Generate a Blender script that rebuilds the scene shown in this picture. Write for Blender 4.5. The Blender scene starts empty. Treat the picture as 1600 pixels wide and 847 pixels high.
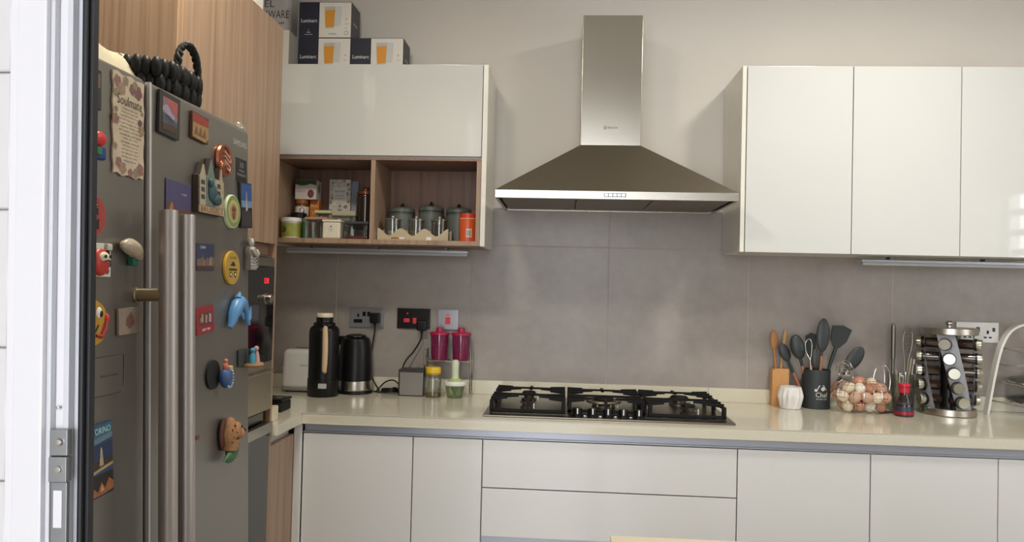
import bpy, bmesh, math, random
from math import pi, sin, cos, radians as rad, atan, hypot
from mathutils import Vector, Matrix
random.seed(7)
SC = bpy.context.scene
COL = SC.collection

# ------------------------------------------------------------ camera, world, lights, exposure
cam_d = bpy.data.cameras.new('camera'); cam = bpy.data.objects.new('camera', cam_d); COL.objects.link(cam)
cam_d.sensor_width = 36.0; cam_d.lens = 1179.855 * 36 / 1600; cam_d.clip_start = 0.02
_r = Vector((0.99743911, 0.06732412, 0.024139)); _u = Vector((-0.02274591, -0.02138272, 0.99951258)); _w = Vector((-0.06780746, 0.997502, 0.01979662))
cam.matrix_world = Matrix(((_r.x, _u.x, -_w.x, 0.3191), (_r.y, _u.y, -_w.y, -3.3092), (_r.z, _u.z, -_w.z, 1.3751), (0, 0, 0, 1)))
SC.camera = cam

world = bpy.data.worlds.new('daylight'); SC.world = world; world.use_nodes = True
bgn = world.node_tree.nodes['Background']; bgn.inputs[0].default_value = (0.90, 0.94, 1.0, 1); bgn.inputs[1].default_value = 5.5

def area(name, loc, size, energy, color, rot=(0, 0, 0), portal=False, sy=None, shape='RECTANGLE'):
    l = bpy.data.lights.new(name, 'AREA'); l.shape = shape; l.size = size
    if sy: l.size_y = sy
    l.energy = energy; l.color = color
    if portal: l.cycles.is_portal = True
    o = bpy.data.objects.new(name, l); COL.objects.link(o); o.location = loc; o.rotation_euler = rot
    return o
# openings the daylight comes through
area('veranda_portal', (-0.1, -6.05, 1.35), 2.5, 1, (1, 1, 1), (rad(90), 0, 0), True, 2.7)
area('window_portal', (3.27, -1.85, 1.55), 1.3, 1, (1, 1, 1), (rad(90), 0, rad(90)), True, 1.02)

SC.view_settings.view_transform = 'Standard'; SC.view_settings.look = 'None'
SC.view_settings.exposure = -0.03; SC.view_settings.gamma = 1.0
SC.view_settings.use_curve_mapping = False
SC.cycles.use_denoising = True
SC.cycles.max_bounces = 10; SC.cycles.diffuse_bounces = 5; SC.cycles.glossy_bounces = 5
SC.cycles.transmission_bounces = 8; SC.cycles.transparent_max_bounces = 16
SC.cycles.sample_clamp_indirect = 6.0

# ------------------------------------------------------------ materials
def lin(c):
    c = c / 255.0
    return c / 12.92 if c <= 0.04045 else ((c + 0.055) / 1.055) ** 2.4
def L3(rgb): return (lin(rgb[0]), lin(rgb[1]), lin(rgb[2]), 1)
MATS = {}
def M(name, rgb, rough=.5, metal=0, coat=0, noise=None, bump=None, trans=0, emit=0, stretch=(1, 1, 1), spec=.5, aniso=0):
    """procedural principled material; noise = (scale, dark factor), bump = (scale, strength)"""
    if name in MATS: return MATS[name]
    m = bpy.data.materials.new(name); m.use_nodes = True; nt = m.node_tree; b = nt.nodes['Principled BSDF']
    b.inputs['Base Color'].default_value = L3(rgb); b.inputs['Roughness'].default_value = rough; b.inputs['Metallic'].default_value = metal
    b.inputs['Coat Weight'].default_value = coat; b.inputs['Coat Roughness'].default_value = .04
    b.inputs['Transmission Weight'].default_value = trans; b.inputs['Specular IOR Level'].default_value = spec
    b.inputs['Anisotropic'].default_value = aniso
    if emit:
        b.inputs['Emission Color'].default_value = L3(rgb); b.inputs['Emission Strength'].default_value = emit
    tc = nt.nodes.new('ShaderNodeTexCoord'); mp = nt.nodes.new('ShaderNodeMapping'); mp.inputs['Scale'].default_value = stretch
    nt.links.new(tc.outputs['Object'], mp.inputs['Vector'])
    if noise is None: noise = (14, .06)
    n = nt.nodes.new('ShaderNodeTexNoise'); n.inputs['Scale'].default_value = noise[0]; n.inputs['Detail'].default_value = 5
    nt.links.new(mp.outputs[0], n.inputs['Vector'])
    r = nt.nodes.new('ShaderNodeValToRGB'); r.color_ramp.elements[0].position = .3; r.color_ramp.elements[1].position = .7
    c = L3(rgb); d = 1 - noise[1]
    r.color_ramp.elements[0].color = (c[0] * d, c[1] * d, c[2] * d, 1); r.color_ramp.elements[1].color = c
    nt.links.new(n.outputs[0], r.inputs[0]); nt.links.new(r.outputs[0], b.inputs['Base Color'])
    if bump:
        n2 = nt.nodes.new('ShaderNodeTexNoise'); n2.inputs['Scale'].default_value = bump[0]; n2.inputs['Detail'].default_value = 3
        nt.links.new(mp.outputs[0], n2.inputs['Vector'])
        bp = nt.nodes.new('ShaderNodeBump'); bp.inputs['Strength'].default_value = bump[1]; bp.inputs['Distance'].default_value = .002
        nt.links.new(n2.outputs[0], bp.inputs['Height']); nt.links.new(bp.outputs[0], b.inputs['Normal'])
    MATS[name] = m
    return m
def glass(name, tint, refl=.12, body=0.0, bodycol=(200, 200, 200)):
    """thin clear wall: tinted see-through with fresnel gloss, and some milky body"""
    if name in MATS: return MATS[name]
    m = bpy.data.materials.new(name); m.use_nodes = True; nt = m.node_tree
    for x in list(nt.nodes):
        if x.type == 'BSDF_PRINCIPLED': nt.nodes.remove(x)
    out = [x for x in nt.nodes if x.type == 'OUTPUT_MATERIAL'][0]
    t = nt.nodes.new('ShaderNodeBsdfTransparent'); t.inputs[0].default_value = L3(tint)
    g = nt.nodes.new('ShaderNodeBsdfGlossy'); g.inputs['Roughness'].default_value = .05; g.inputs[0].default_value = (.9, .9, .9, 1)
    d = nt.nodes.new('ShaderNodeBsdfDiffuse'); d.inputs[0].default_value = L3(bodycol)
    lw = nt.nodes.new('ShaderNodeLayerWeight'); lw.inputs[0].default_value = .35
    mr = nt.nodes.new('ShaderNodeMapRange'); mr.inputs[3].default_value = refl * .4; mr.inputs[4].default_value = min(1, refl * 5)
    nt.links.new(lw.outputs['Fresnel'], mr.inputs[0])
    m1 = nt.nodes.new('ShaderNodeMixShader'); m1.inputs[0].default_value = body
    nt.links.new(t.outputs[0], m1.inputs[1]); nt.links.new(d.outputs[0], m1.inputs[2])
    m2 = nt.nodes.new('ShaderNodeMixShader'); nt.links.new(mr.outputs[0], m2.inputs[0])
    nt.links.new(m1.outputs[0], m2.inputs[1]); nt.links.new(g.outputs[0], m2.inputs[2])
    nt.links.new(m2.outputs[0], out.inputs[0])
    MATS[name] = m
    return m
def ramp_mat(name, stops, scale, stretch, rough, detail=6, distortion=.3, bump=.0, second=None):
    if name in MATS: return MATS[name]
    m = bpy.data.materials.new(name); m.use_nodes = True; nt = m.node_tree; b = nt.nodes['Principled BSDF']
    b.inputs['Roughness'].default_value = rough
    g = nt.nodes.new('ShaderNodeNewGeometry'); mp = nt.nodes.new('ShaderNodeMapping'); mp.inputs['Scale'].default_value = stretch
    nt.links.new(g.outputs['Position'], mp.inputs['Vector'])
    n = nt.nodes.new('ShaderNodeTexNoise'); n.inputs['Scale'].default_value = scale; n.inputs['Detail'].default_value = detail
    n.inputs['Roughness'].default_value = .6; n.inputs['Distortion'].default_value = distortion
    nt.links.new(mp.outputs[0], n.inputs['Vector'])
    src = n.outputs[0]
    if second:
        n2 = nt.nodes.new('ShaderNodeTexNoise'); n2.inputs['Scale'].default_value = second[0]; n2.inputs['Detail'].default_value = 4
        nt.links.new(g.outputs['Position'], n2.inputs['Vector'])
        mx = nt.nodes.new('ShaderNodeMix'); mx.inputs[0].default_value = second[1]
        nt.links.new(src, mx.inputs[2]); nt.links.new(n2.outputs[0], mx.inputs[3]); src = mx.outputs[0]
    r = nt.nodes.new('ShaderNodeValToRGB'); e = r.color_ramp.elements
    e[0].position, e[1].position = stops[0][0], stops[-1][0]; e[0].color = L3(stops[0][1]); e[1].color = L3(stops[-1][1])
    for p, c in stops[1:-1]:
        k = e.new(p); k.color = L3(c)
    nt.links.new(src, r.inputs[0]); nt.links.new(r.outputs[0], b.inputs['Base Color'])
    if bump:
        bp = nt.nodes.new('ShaderNodeBump'); bp.inputs['Strength'].default_value = bump; bp.inputs['Distance'].default_value = .001
        nt.links.new(src, bp.inputs['Height']); nt.links.new(bp.outputs[0], b.inputs['Normal'])
    MATS[name] = m
    return m
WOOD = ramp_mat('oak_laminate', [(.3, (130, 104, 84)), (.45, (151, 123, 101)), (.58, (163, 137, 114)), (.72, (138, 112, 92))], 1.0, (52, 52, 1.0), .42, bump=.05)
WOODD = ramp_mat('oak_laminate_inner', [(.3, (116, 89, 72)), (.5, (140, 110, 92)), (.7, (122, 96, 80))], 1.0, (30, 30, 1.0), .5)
TILE = ramp_mat('concrete_tile', [(.3, (140, 132, 125)), (.5, (153, 144, 137)), (.7, (163, 155, 147))], 3.5, (1, 1, 1), .38, bump=.03, second=(22, .3))
PAINT = M('wall_paint', (212, 206, 197), .75, noise=(3, .03), bump=(90, .08))
LACQ = M('white_lacquer', (207, 207, 203), .03, coat=.6, noise=(2, .015))
LACQE = M('white_panel_edge', (224, 220, 208), .3)
BASEL = M('white_satin_lacquer', (224, 222, 219), .22, coat=.25, noise=(2, .02))
QUARTZ = M('cream_quartz', (214, 208, 188), .16, coat=.3, noise=(160, .05))
ALU = M('aluminium', (192, 194, 202), .35, .35, noise=(40, .05), stretch=(.1, 1, 30))
STEEL = M('brushed_steel', (194, 188, 176), .27, 1, noise=(60, .10), stretch=(1, 1, 40), bump=(160, .06))
STEELV = M('brushed_steel_vertical', (186, 178, 164), .33, 1, noise=(60, .08), stretch=(40, 40, 1), bump=(120, .04))
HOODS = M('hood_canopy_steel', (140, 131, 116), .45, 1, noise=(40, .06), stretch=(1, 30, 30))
FRS = M('fridge_platinum_steel', (140, 136, 130), .36, .8, noise=(60, .06), stretch=(1, 40, 1), bump=(200, .02))
CHROME = M('chrome', (215, 212, 208), .1, 1)
BLACK = M('black_plastic', (13, 13, 14), .35, spec=.35)
BLACKM = M('black_matt', (18, 17, 17), .7)
IRON = M('cast_iron', (16, 15, 15), .65, spec=.25, bump=(300, .15))
BGLASS = M('black_glass', (10, 10, 11), .05, coat=.5)
WHITEP = M('white_plastic', (232, 230, 226), .35)
CREAM = M('cream_plastic', (222, 210, 184), .4)
GREYP = M('grey_plastic', (120, 120, 122), .4)
PAPER = M('white_card', (226, 222, 214), .7)
NAVY = M('navy_print', (24, 27, 48), .45)
INK = M('black_ink', (30, 28, 30), .6)
WINK = M('white_ink', (228, 228, 228), .6)
RED = M('red_plastic', (205, 44, 40), .4)
CLEAR = glass('clear_glass', (236, 238, 232), .14, .03)
GROUT = M('pale_grout', (176, 167, 157), .85)

# ------------------------------------------------------------ mesh helpers
def BM(): return bmesh.new()
def box(bm, lo, hi, bev=0, seg=2):
    c = [(lo[i] + hi[i]) / 2 for i in range(3)]; s = [abs(hi[i] - lo[i]) for i in range(3)]
    r = bmesh.ops.create_cube(bm, size=1, matrix=Matrix.Translation(c) @ Matrix.Diagonal((s[0], s[1], s[2], 1)))
    if bev:
        es = list({e for v in r['verts'] for e in v.link_edges})
        bmesh.ops.bevel(bm, geom=es, offset=min(bev, min(s) * .45), segments=seg, affect='EDGES', profile=.5)
    return bm
def frame_of(d):
    d = Vector(d).normalized(); a = Vector((0, 0, 1)) if abs(d.z) < .9 else Vector((1, 0, 0))
    x = a.cross(d).normalized(); return x, d.cross(x)
def tube(bm, pts, r, n=8, closed=False, caps=True):
    pts = [Vector(p) for p in pts]; N = len(pts); rs = r if isinstance(r, (list, tuple)) else [r] * N
    rings = []; px = None
    for i, p in enumerate(pts):
        if closed: d = pts[(i + 1) % N] - pts[i - 1]
        else: d = pts[min(i + 1, N - 1)] - pts[max(i - 1, 0)]
        d.normalize()
        if px is None: x, y = frame_of(d)
        else:
            x = (px - d * px.dot(d)); x = x.normalized() if x.length > 1e-6 else frame_of(d)[0]; y = d.cross(x)
        px = x
        rings.append([bm.verts.new(p + (x * cos(2 * pi * k / n) + y * sin(2 * pi * k / n)) * rs[i]) for k in range(n)])
    for i in range(N if closed else N - 1):
        a, b = rings[i], rings[(i + 1) % N]
        for k in range(n): bm.faces.new((a[k], a[(k + 1) % n], b[(k + 1) % n], b[k]))
    if caps and not closed: bm.faces.new(rings[0][::-1]); bm.faces.new(rings[-1])
    return bm
def cyl(bm, p0, p1, r, r1=None, n=24): return tube(bm, [p0, p1], [r, r if r1 is None else r1], n)
def lathe(bm, prof, c=(0, 0, 0), n=32, axis='z', rfun=None):
    rings = []; c = Vector(c)
    for r, z in prof:
        if r < 1e-6:
            p = {'z': (0, 0, z), 'x': (z, 0, 0), 'y': (0, z, 0)}[axis]; rings.append([bm.verts.new(c + Vector(p))]); continue
        ring = []
        for k in range(n):
            a = 2 * pi * k / n; rr = r * (rfun(k, z) if rfun else 1)
            p = {'z': (rr * cos(a), rr * sin(a), z), 'x': (z, rr * cos(a), rr * sin(a)), 'y': (rr * sin(a), z, rr * cos(a))}[axis]
            ring.append(bm.verts.new(c + Vector(p)))
        rings.append(ring)
    for a, b in zip(rings, rings[1:]):
        for k in range(n):
            if len(a) == 1 and len(b) == 1: continue
            if len(a) == 1: bm.faces.new((a[0], b[(k + 1) % n], b[k]))
            elif len(b) == 1: bm.faces.new((a[k], a[(k + 1) % n], b[0]))
            else: bm.faces.new((a[k], a[(k + 1) % n], b[(k + 1) % n], b[k]))
    if len(rings[0]) > 1: bm.faces.new(rings[0][::-1])
    if len(rings[-1]) > 1: bm.faces.new(rings[-1])
    return bm
def prism(bm, poly, a, b, axis='y'):
    """poly in the two other axes (order x,y,z without axis), extruded from a to b"""
    def P(p, t): return {'x': (t, p[0], p[1]), 'y': (p[0], t, p[1]), 'z': (p[0], p[1], t)}[axis]
    A = [bm.verts.new(P(p, a)) for p in poly]; B = [bm.verts.new(P(p, b)) for p in poly]
    n = len(poly); bm.faces.new(A[::-1]); bm.faces.new(B)
    for i in range(n): bm.faces.new((A[i], A[(i + 1) % n], B[(i + 1) % n], B[i]))
    return bm
def ball(bm, c, r, u=16, v=10, mat=None):
    s = r if isinstance(r, (list, tuple)) else (r, r, r)
    m = Matrix.Translation(c) @ (mat or Matrix()) @ Matrix.Diagonal((s[0], s[1], s[2], 1))
    bmesh.ops.create_uvsphere(bm, u_segments=u, v_segments=v, radius=1, matrix=m); return bm
def xform(bm, mat): bmesh.ops.transform(bm, matrix=mat, verts=bm.verts); return bm
TEXTC = {}
def text2d(s, width=None, height=None):
    """flat lettering as (verts, faces), centred on the origin"""
    key = s
    if key not in TEXTC:
        cu = bpy.data.curves.new('lettering', 'FONT'); cu.body = s; cu.resolution_u = 2; cu.fill_mode = 'FRONT'
        o = bpy.data.objects.new('lettering_tmp', cu); COL.objects.link(o)
        me = bpy.data.meshes.new_from_object(o)
        vs = [tuple(v.co) for v in me.vertices]; fs = [tuple(p.vertices) for p in me.polygons]
        bpy.data.objects.remove(o); bpy.data.curves.remove(cu); bpy.data.meshes.remove(me)
        x0, x1 = min(v[0] for v in vs), max(v[0] for v in vs); y0, y1 = min(v[1] for v in vs), max(v[1] for v in vs)
        TEXTC[key] = ([(v[0] - (x0 + x1) / 2, v[1] - (y0 + y1) / 2) for v in vs], fs, x1 - x0, y1 - y0)
    vs, fs, w, h = TEXTC[key]
    sx = width / w if width else height / h; sy = height / h if height else sx
    return [(x * sx, y * sy) for x, y in vs], fs
def letter(bm, s, fn, width=None, height=None):
    vs, fs = text2d(s, width, height); vv = [bm.verts.new(fn(x, y)) for x, y in vs]
    for f in fs:
        try: bm.faces.new([vv[i] for i in f])
        except ValueError: pass
    return bm
def on_y(cx, y, cz): return lambda a, b: (cx + a, y, cz + b)      # faces the camera side (-y)
def on_x(x, cy, cz): return lambda a, b: (x, cy + a, cz + b)      # faces +x
def rect(bm, fn, a0, b0, a1, b1):
    bm.faces.new([bm.verts.new(fn(*p)) for p in ((a0, b0), (a1, b0), (a1, b1), (a0, b1))]); return bm
def poly(bm, fn, pts): bm.faces.new([bm.verts.new(fn(*p)) for p in pts]); return bm
def disc(bm, fn, a, b, r, n=20, ry=None):
    return poly(bm, fn, [(a + r * cos(2 * pi * k / n), b + (ry or r) * sin(2 * pi * k / n)) for k in range(n)])

# ------------------------------------------------------------ object helpers
OFF = {}
def obj(name, bm, mat, parent=None, local=False, smooth=38, recalc=True, label=None):
    """one mesh object; mesh coordinates are world unless local (then relative to the parent)"""
    if recalc: bmesh.ops.recalc_face_normals(bm, faces=bm.faces)
    me = bpy.data.meshes.new(name); bm.to_mesh(me); bm.free()
    if smooth:
        for p in me.polygons: p.use_smooth = True
        me.set_sharp_from_angle(angle=rad(smooth))
    me.materials.append(mat)
    o = bpy.data.objects.new(name, me); COL.objects.link(o)
    if smooth and len(me.polygons) < 400:
        wn = o.modifiers.new('weighted_normal', 'WEIGHTED_NORMAL'); wn.keep_sharp = True; wn.weight = 90
    if parent is not None:
        o.parent = parent
        if local: OFF[o.name] = OFF[parent.name].copy()
        else:
            OFF[o.name] = Vector((0, 0, 0)); o.location = -OFF[parent.name]
    else:
        xs = [v.co for v in me.vertices]
        c = Vector(((min(v.x for v in xs) + max(v.x for v in xs)) / 2, (min(v.y for v in xs) + max(v.y for v in xs)) / 2, min(v.z for v in xs)))
        me.transform(Matrix.Translation(-c)); o.location = c; OFF[o.name] = c
    if label: o['label'] = label
    return o
def tag(o, label, cat, group=None):
    o['label'] = label; o['category'] = cat
    if group: o['group'] = group
    return o
def thing(name, label, cat, loc=(0, 0, 0), rot=(0, 0, 0), group=None):
    o = bpy.data.objects.new(name, None); COL.objects.link(o); o.location = loc; o.rotation_euler = rot; o.empty_display_size = .05
    OFF[o.name] = Vector(loc); return tag(o, label, cat, group)
def struct(name, bm, mat, label=None):
    o = obj(name, bm, mat); o['kind'] = 'structure'
    if label: o['label'] = label
    return o
def sbox(name, lo, hi, mat, bev=0, label=None): return struct(name, box(BM(), lo, hi, bev), mat, label)
def pbox(name, lo, hi, mat, parent, bev=.0015, local=False): return obj(name, box(BM(), lo, hi, bev), mat, parent, local)
# ------------------------------------------------------------ the room
XL, XR, YE, ZC = -1.235, 3.2, -2.50, 2.8
def st(o, label, cat): o['label'] = label; o['category'] = cat; return o
FLOORM = M('floor_tile', (150, 143, 134), .3, noise=(5, .1))
st(sbox('floor', (XL - .1, -6.4, -.06), (XR + .1, .1, 0), FLOORM), 'grey tiled kitchen floor below the cabinets', 'floor')
CEILM = M('ceiling_paint', (222, 220, 214), .8)
st(sbox('ceiling', (XL - .1, -6.1, ZC), (XR + .1, .1, ZC + .08), CEILM), 'plain white painted ceiling above the kitchen', 'ceiling')  # stretch beyond the doorway is added to shade the door frame from sky
wb_ = st(sbox('wall_back', (XL - .1, .004, 0), (XR + .1, .1, ZC), PAINT), 'pale painted back wall with grey tile splashback', 'wall')
# splashback: a backing of grout and each tile on it
g = obj('grout', box(BM(), (XL, -.0030, .9), (XR, .004, 1.712)), GROUT, wb_)
TJ = [XL, -.685, -.085, .515, 1.115, 1.715, 2.315, 2.915, XR]
for i in range(len(TJ) - 1):
    for z0, z1 in ((.9, 1.5495), (1.5525, 1.715)):
        bm = box(BM(), (TJ[i] + .0018, -.004, z0), (TJ[i + 1] - .0018, .0025, z1), .0012, 1)
        t = obj('tile', bm, TILE, wb_)
st(sbox('wall_left', (XL - .1, YE - .1, 0), (XL, .004, ZC), PAINT), 'pale painted left wall behind the fridge', 'wall')
# right wall with a barred window
bm = BM(); WY0, WY1, WZ0, WZ1 = -2.515, -1.2, 1.06, 2.06
for lo, hi in (((XR, -6.1, 0), (XR + .1, WY0, ZC)), ((XR, WY1, 0), (XR + .1, .004, ZC)), ((XR, WY0, 0), (XR + .1, WY1, WZ0)), ((XR, WY0, WZ1), (XR + .1, WY1, ZC))): box(bm, lo, hi)
st(struct('wall_right', bm, PAINT), 'pale right wall of the kitchen with a barred window', 'wall')
bm = BM()
for lo, hi in (((XR + .02, WY0, WZ0), (XR + .06, WY0 + .015, WZ1)), ((XR + .02, WY1 - .03, WZ0), (XR + .06, WY1, WZ1)), ((XR + .02, WY0, WZ0), (XR + .06, WY1, WZ0 + .03)), ((XR + .02, WY0, WZ1 - .02), (XR + .06, WY1, WZ1))): box(bm, lo, hi, .002)
win = st(struct('window_1', bm, WHITEP), 'white framed window with horizontal bars on the right wall', 'window')
for k in range(7): obj('slat', box(BM(), (XR + .03, WY0 + .03, 1.125 + k * .13), (XR + .05, WY1 - .03, 1.17 + k * .13), .003), WHITEP, win)
# entrance wall: the doorway the photograph is taken through; the left jamb leans a touch
LEAN = -atan(.0245)
def lean(bm, x=-.235, z=1.375):
    return xform(bm, Matrix.Translation((x, 0, z)) @ Matrix.Rotation(LEAN, 4, 'Y') @ Matrix.Translation((-x, 0, -z)))
WTILE = M('white_wall_tile', (226, 223, 224), .25, noise=(3, .02))
wf = st(struct('wall_front', lean(box(BM(), (-1.20, -2.4550, -.0), (-.331, -2.3600, 2.78))), GROUT), 'wall of large white tiles beside the doorway', 'wall')
z = -.02
for i, z1 in enumerate((.50, .66, .82, .981, 1.134, 1.2906, 1.4536, 1.617, 1.783, 1.945, 2.10, 2.27, 2.43, 2.60, 2.77)):
    obj('tile', lean(box(BM(), (-.9, -2.4610, z + .0012), (-.3335, -2.4540, z1 - .0012), .002, 1)), WTILE, wf); z = z1
st(sbox('wall_front_right', (2.35, -2.63, 0), (XR, -2.53, ZC), PAINT), 'plain wall on the right of the doorway', 'wall')
st(sbox('wall_veranda_left', (XL - .2, -6.1, 0), (XL - .1, -2.6, ZC), PAINT), 'pale wall on the left of the veranda', 'wall')
st(sbox('veranda_light_blocker', (1.15, -6.1, 0), (XR + .1, -6.0, ZC), PAINT), 'unseen pale blocker added across the right half of the veranda opening', 'wall')  # unseen, added to cut daylight from the right half of the veranda
st(sbox('lintel', (-.6, -2.66, 2.62), (2.4, -2.56, ZC), PAINT), 'painted lintel over the doorway', 'wall')
# door frame profile (stands on the floor, camera side at y=-2.4550)
FRW = M('white_aluminium', (236, 234, 238), .3, noise=(3, .02))
FRG = M('grey_aluminium', (218, 219, 225), .35)
df = thing('door_frame', 'white aluminium sliding door frame with black seal, left of the picture', 'door frame', (-.28, -2.4150, 0))
def fr(name, x0, x1, y0, y1, mat, bev=.003): return obj(name, lean(box(BM(), (x0, y0, .02), (x1, y1, 2.5), bev)), mat, df)
fr('casing_lip', -.3315, -.316, -2.4660, -2.40, FRW, .002)
fr('casing', -.316, -.2785, -2.4770, -2.405, FRW, .004)
fr('casing_rib', -.2785, -.2725, -2.4710, -2.415, FRG, .002)
fr('channel', -.2725, -.2605, -2.4630, -2.425, FRW, .002)
fr('channel_lip', -.2605, -.2535, -2.4670, -2.435, FRG, .0015)
fr('inner_rail', -.2535, -.2455, -2.4570, -2.440, FRG, .001)
SEAL = M('black_rubber_seal', (20, 21, 26), .5)
fr('seal', -.2455, -.2395, -2.4630, -2.440, SEAL, .002)
fr('seal_edge', -.2395, -.2350, -2.4570, -2.446, SEAL, .001)
# latch keeper on the jamb
kp = thing('latch_keeper', 'grey metal latch keeper plate with two screws on the door frame', 'latch', (-.256, -2.4730, 1.10))
def kb(name, lo, hi, mat, bev=.001): return obj(name, lean(box(BM(), lo, hi, bev)), mat, kp)
KM = M('zinc', (150, 152, 154), .4, .8)
KS = M('zinc_recess', (110, 108, 106), .5, .6)
kb('upper_plate', (-.2705, -2.4750, 1.168), (-.2490, -2.4660, 1.198), KM)
kb('lower_plate', (-.2705, -2.4765, 1.138), (-.2490, -2.4660, 1.167), KM)
kb('long_plate', (-.2705, -2.4720, .78), (-.2510, -2.4660, 1.137), KM)
kb('slot', (-.2665, -2.4735, 1.085), (-.2560, -2.4715, 1.128), FRW)
kb('brush_slot', (-.2665, -2.4735, .80), (-.2560, -2.4715, 1.055), BLACK)
kb('brush', (-.2635, -2.4745, .80), (-.2590, -2.4730, 1.05), KS)
for zz in (1.184, 1.153):
    obj('screw', lean(lathe(BM(), [(0, -2.4790), (.0035, -2.4785), (.0045, -2.4750)], (-.258, 0, zz), 12, 'y')), CHROME, kp)
obj('screw', lean(lathe(BM(), [(0, -2.4690), (.002, -2.4685), (.0025, -2.4650)], (-.266, 0, 1.222), 10, 'y')), CHROME, df)

# ceiling lamps (outside the frame, their light makes the shadows beside the cabinets)
def lamp(x, y, label, watt, col):
    t = thing('ceiling_lamp', label, 'lamp', (x, y, ZC - .05))
    obj('housing', lathe(BM(), [(.0, .05), (.17, .05), (.17, .012), (.16, .0), (.15, .0), (.15, .02), (0, .02)]), WHITEP, t, True)
    obj('diffuser', lathe(BM(), [(0, .003), (.149, .003), (.149, .018), (0, .018)]), M('lamp_diffuser', (255, 244, 224), .5, emit=3), t, True)
    l = area('lamp_light', (0, 0, -.004), .26, watt, col, shape='DISK'); l.parent = t
lamp(1.48, -1.25, 'round white ceiling lamp nearer the right wall cabinets', 21, (1, .96, .88))
lamp(-.35, -1.72, 'round white ceiling lamp nearer the fridge', 20, (1, .93, .78))

# ------------------------------------------------------------ worktop
wt = thing('worktop', 'cream quartz worktop running along the tiled wall and round the corner', 'worktop', (.9, -.31, .86))
YF = -.6264
prof = [(XL + .002, -.8515), (-.634, -.8515), (-.634, -.866), (-.625, -.866), (-.6155, -.862), (-.611, -.853), (-.611, YF), (XR - .01, YF), (XR - .01, -.001), (XL + .002, -.001)]
bm = prism(BM(), prof, .86, .9, 'z')
bmesh.ops.bevel(bm, geom=[e for e in bm.edges if abs(e.verts[0].co.z - e.verts[1].co.z) < 1e-5], offset=.002, segments=2, affect='EDGES')
obj('slab', bm, QUARTZ, wt, smooth=30)
us = thing('upstand', 'low cream quartz upstand strip along the bottom of the tiles', 'upstand', (.9, -.012, .9))
pbox('strip', (XL + .02, -.019, .9002), (.9485, -.0045, .96), QUARTZ, us)
pbox('strip', (.9495, -.019, .9002), (XR - .01, -.0045, .96), QUARTZ, us)
pbox('mitre_joint', (-.6115, YF - .0003, .8605), (-.6100, YF + .004, .8995), M('joint', (150, 140, 122), .7), wt, 0)

# ------------------------------------------------------------ base cabinets
gp = thing('handle_channel', 'recessed grey aluminium finger channel under the worktop edge', 'handle channel', (.9, -.585, .822))
pbox('recess', (-.612, -.588, .829), (XR - .02, -.58, .8595), ALU, gp, 0)
pbox('lip', (-.612, -.606, .8255), (XR - .02, -.58, .8295), ALU, gp, .001)
CARC = M('white_carcass', (214, 210, 202), .5)
def base_cab(x0, x1, label, fronts, channel=False):
    t = thing('base_cabinet', label, 'cabinet', ((x0 + x1) / 2, -.3, 0))
    pbox('body', (x0, -.578, .1), (x1, -.025, .858), CARC, t, 0)
    pbox('plinth', (x0, -.54, 0), (x1, -.52, .099), CARC, t, 0)
    for nm, z0, z1 in fronts: pbox(nm, (x0 + .0018, -.606, z0), (x1 - .0018, -.587, z1), BASEL, t, .0015)
    if channel: pbox('finger_channel', (x0 + .002, -.590, .437), (x1 - .002, -.580, .478), ALU, t, 0)
    return t
base_cab(-.612, -.207, 'wider white base cabinet door in the left corner under the flask', [('door', .105, .8225)])
base_cab(-.207, .045, 'narrow white base cabinet door just left of the drawers', [('door', .105, .8225)])
base_cab(.045, .942, 'wide white drawer cabinet under the gas hob', [('drawer', .6535, .8225), ('drawer', .4795, .6495), ('drawer', .105, .437)], True)
base_cab(.942, 1.3945, 'white base cabinet door just right of the drawers', [('door', .105, .8225)])
base_cab(1.3945, 1.819, 'white base cabinet door below the egg basket and sauce bottle', [('door', .105, .8225)])
base_cab(1.819, 2.24, 'white base cabinet door at the right edge, below the spice carousel', [('door', .105, .8225)])
base_cab(2.24, 2.7, 'white base cabinet beyond the right edge below the lid rack', [('door', .105, .8225)])
ct = thing('corner_cabinet', 'oak fronted corner cabinet under the short worktop arm beside the ovens', 'cabinet', (-.9, -.75, 0))
pbox('body', (XL + .01, -.851, .1), (-.66, -.626, .858), CARC, ct, 0)
pbox('door', (-.659, -.851, .105), (-.640, -.625, .822), WOOD, ct)
pbox('corner_post', (-.6395, -.6245, .0), (-.6135, -.606, .858), BASEL, ct)
pbox('plinth', (-.72, -.85, 0), (-.70, -.63, .099), CARC, ct, 0)

# ------------------------------------------------------------ tall oven housing
TX = -.635
th = thing('tall_oven_cabinet', 'tall oak cabinet housing the ovens between fridge and corner', 'cabinet', (-.93, -1.19, 0))
pbox('side_panel', (XL + .005, -.870, 0), (TX, -.853, 2.22), WOOD, th, .0008)
pbox('side_panel', (XL + .005, -1.536, 0), (TX - .002, -1.512, 2.22), WOOD, th, .0008)
EDGE = M('oak_edge_band', (196, 160, 122), .5)
pbox('edge_band', (TX - .0018, -1.5355, .1), (TX - .0002, -1.533, 2.219), EDGE, th, 0)
pbox('edge_band', (TX - .0018, -1.513, .1), (TX - .0002, -1.5105, 2.219), EDGE, th, 0)
pbox('door', (TX - .019, -1.510, 1.494), (TX + .0005, -.8525, 2.2195), WOOD, th)
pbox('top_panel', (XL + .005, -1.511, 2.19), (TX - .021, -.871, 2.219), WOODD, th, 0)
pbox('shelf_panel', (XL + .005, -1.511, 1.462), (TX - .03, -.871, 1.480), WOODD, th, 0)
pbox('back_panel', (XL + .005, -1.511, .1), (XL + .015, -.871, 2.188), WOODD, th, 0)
pbox('filler', (TX - .03, -1.511, 1.4575), (TX - .022, -.871, 1.493), WOODD, th, 0)
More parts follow.
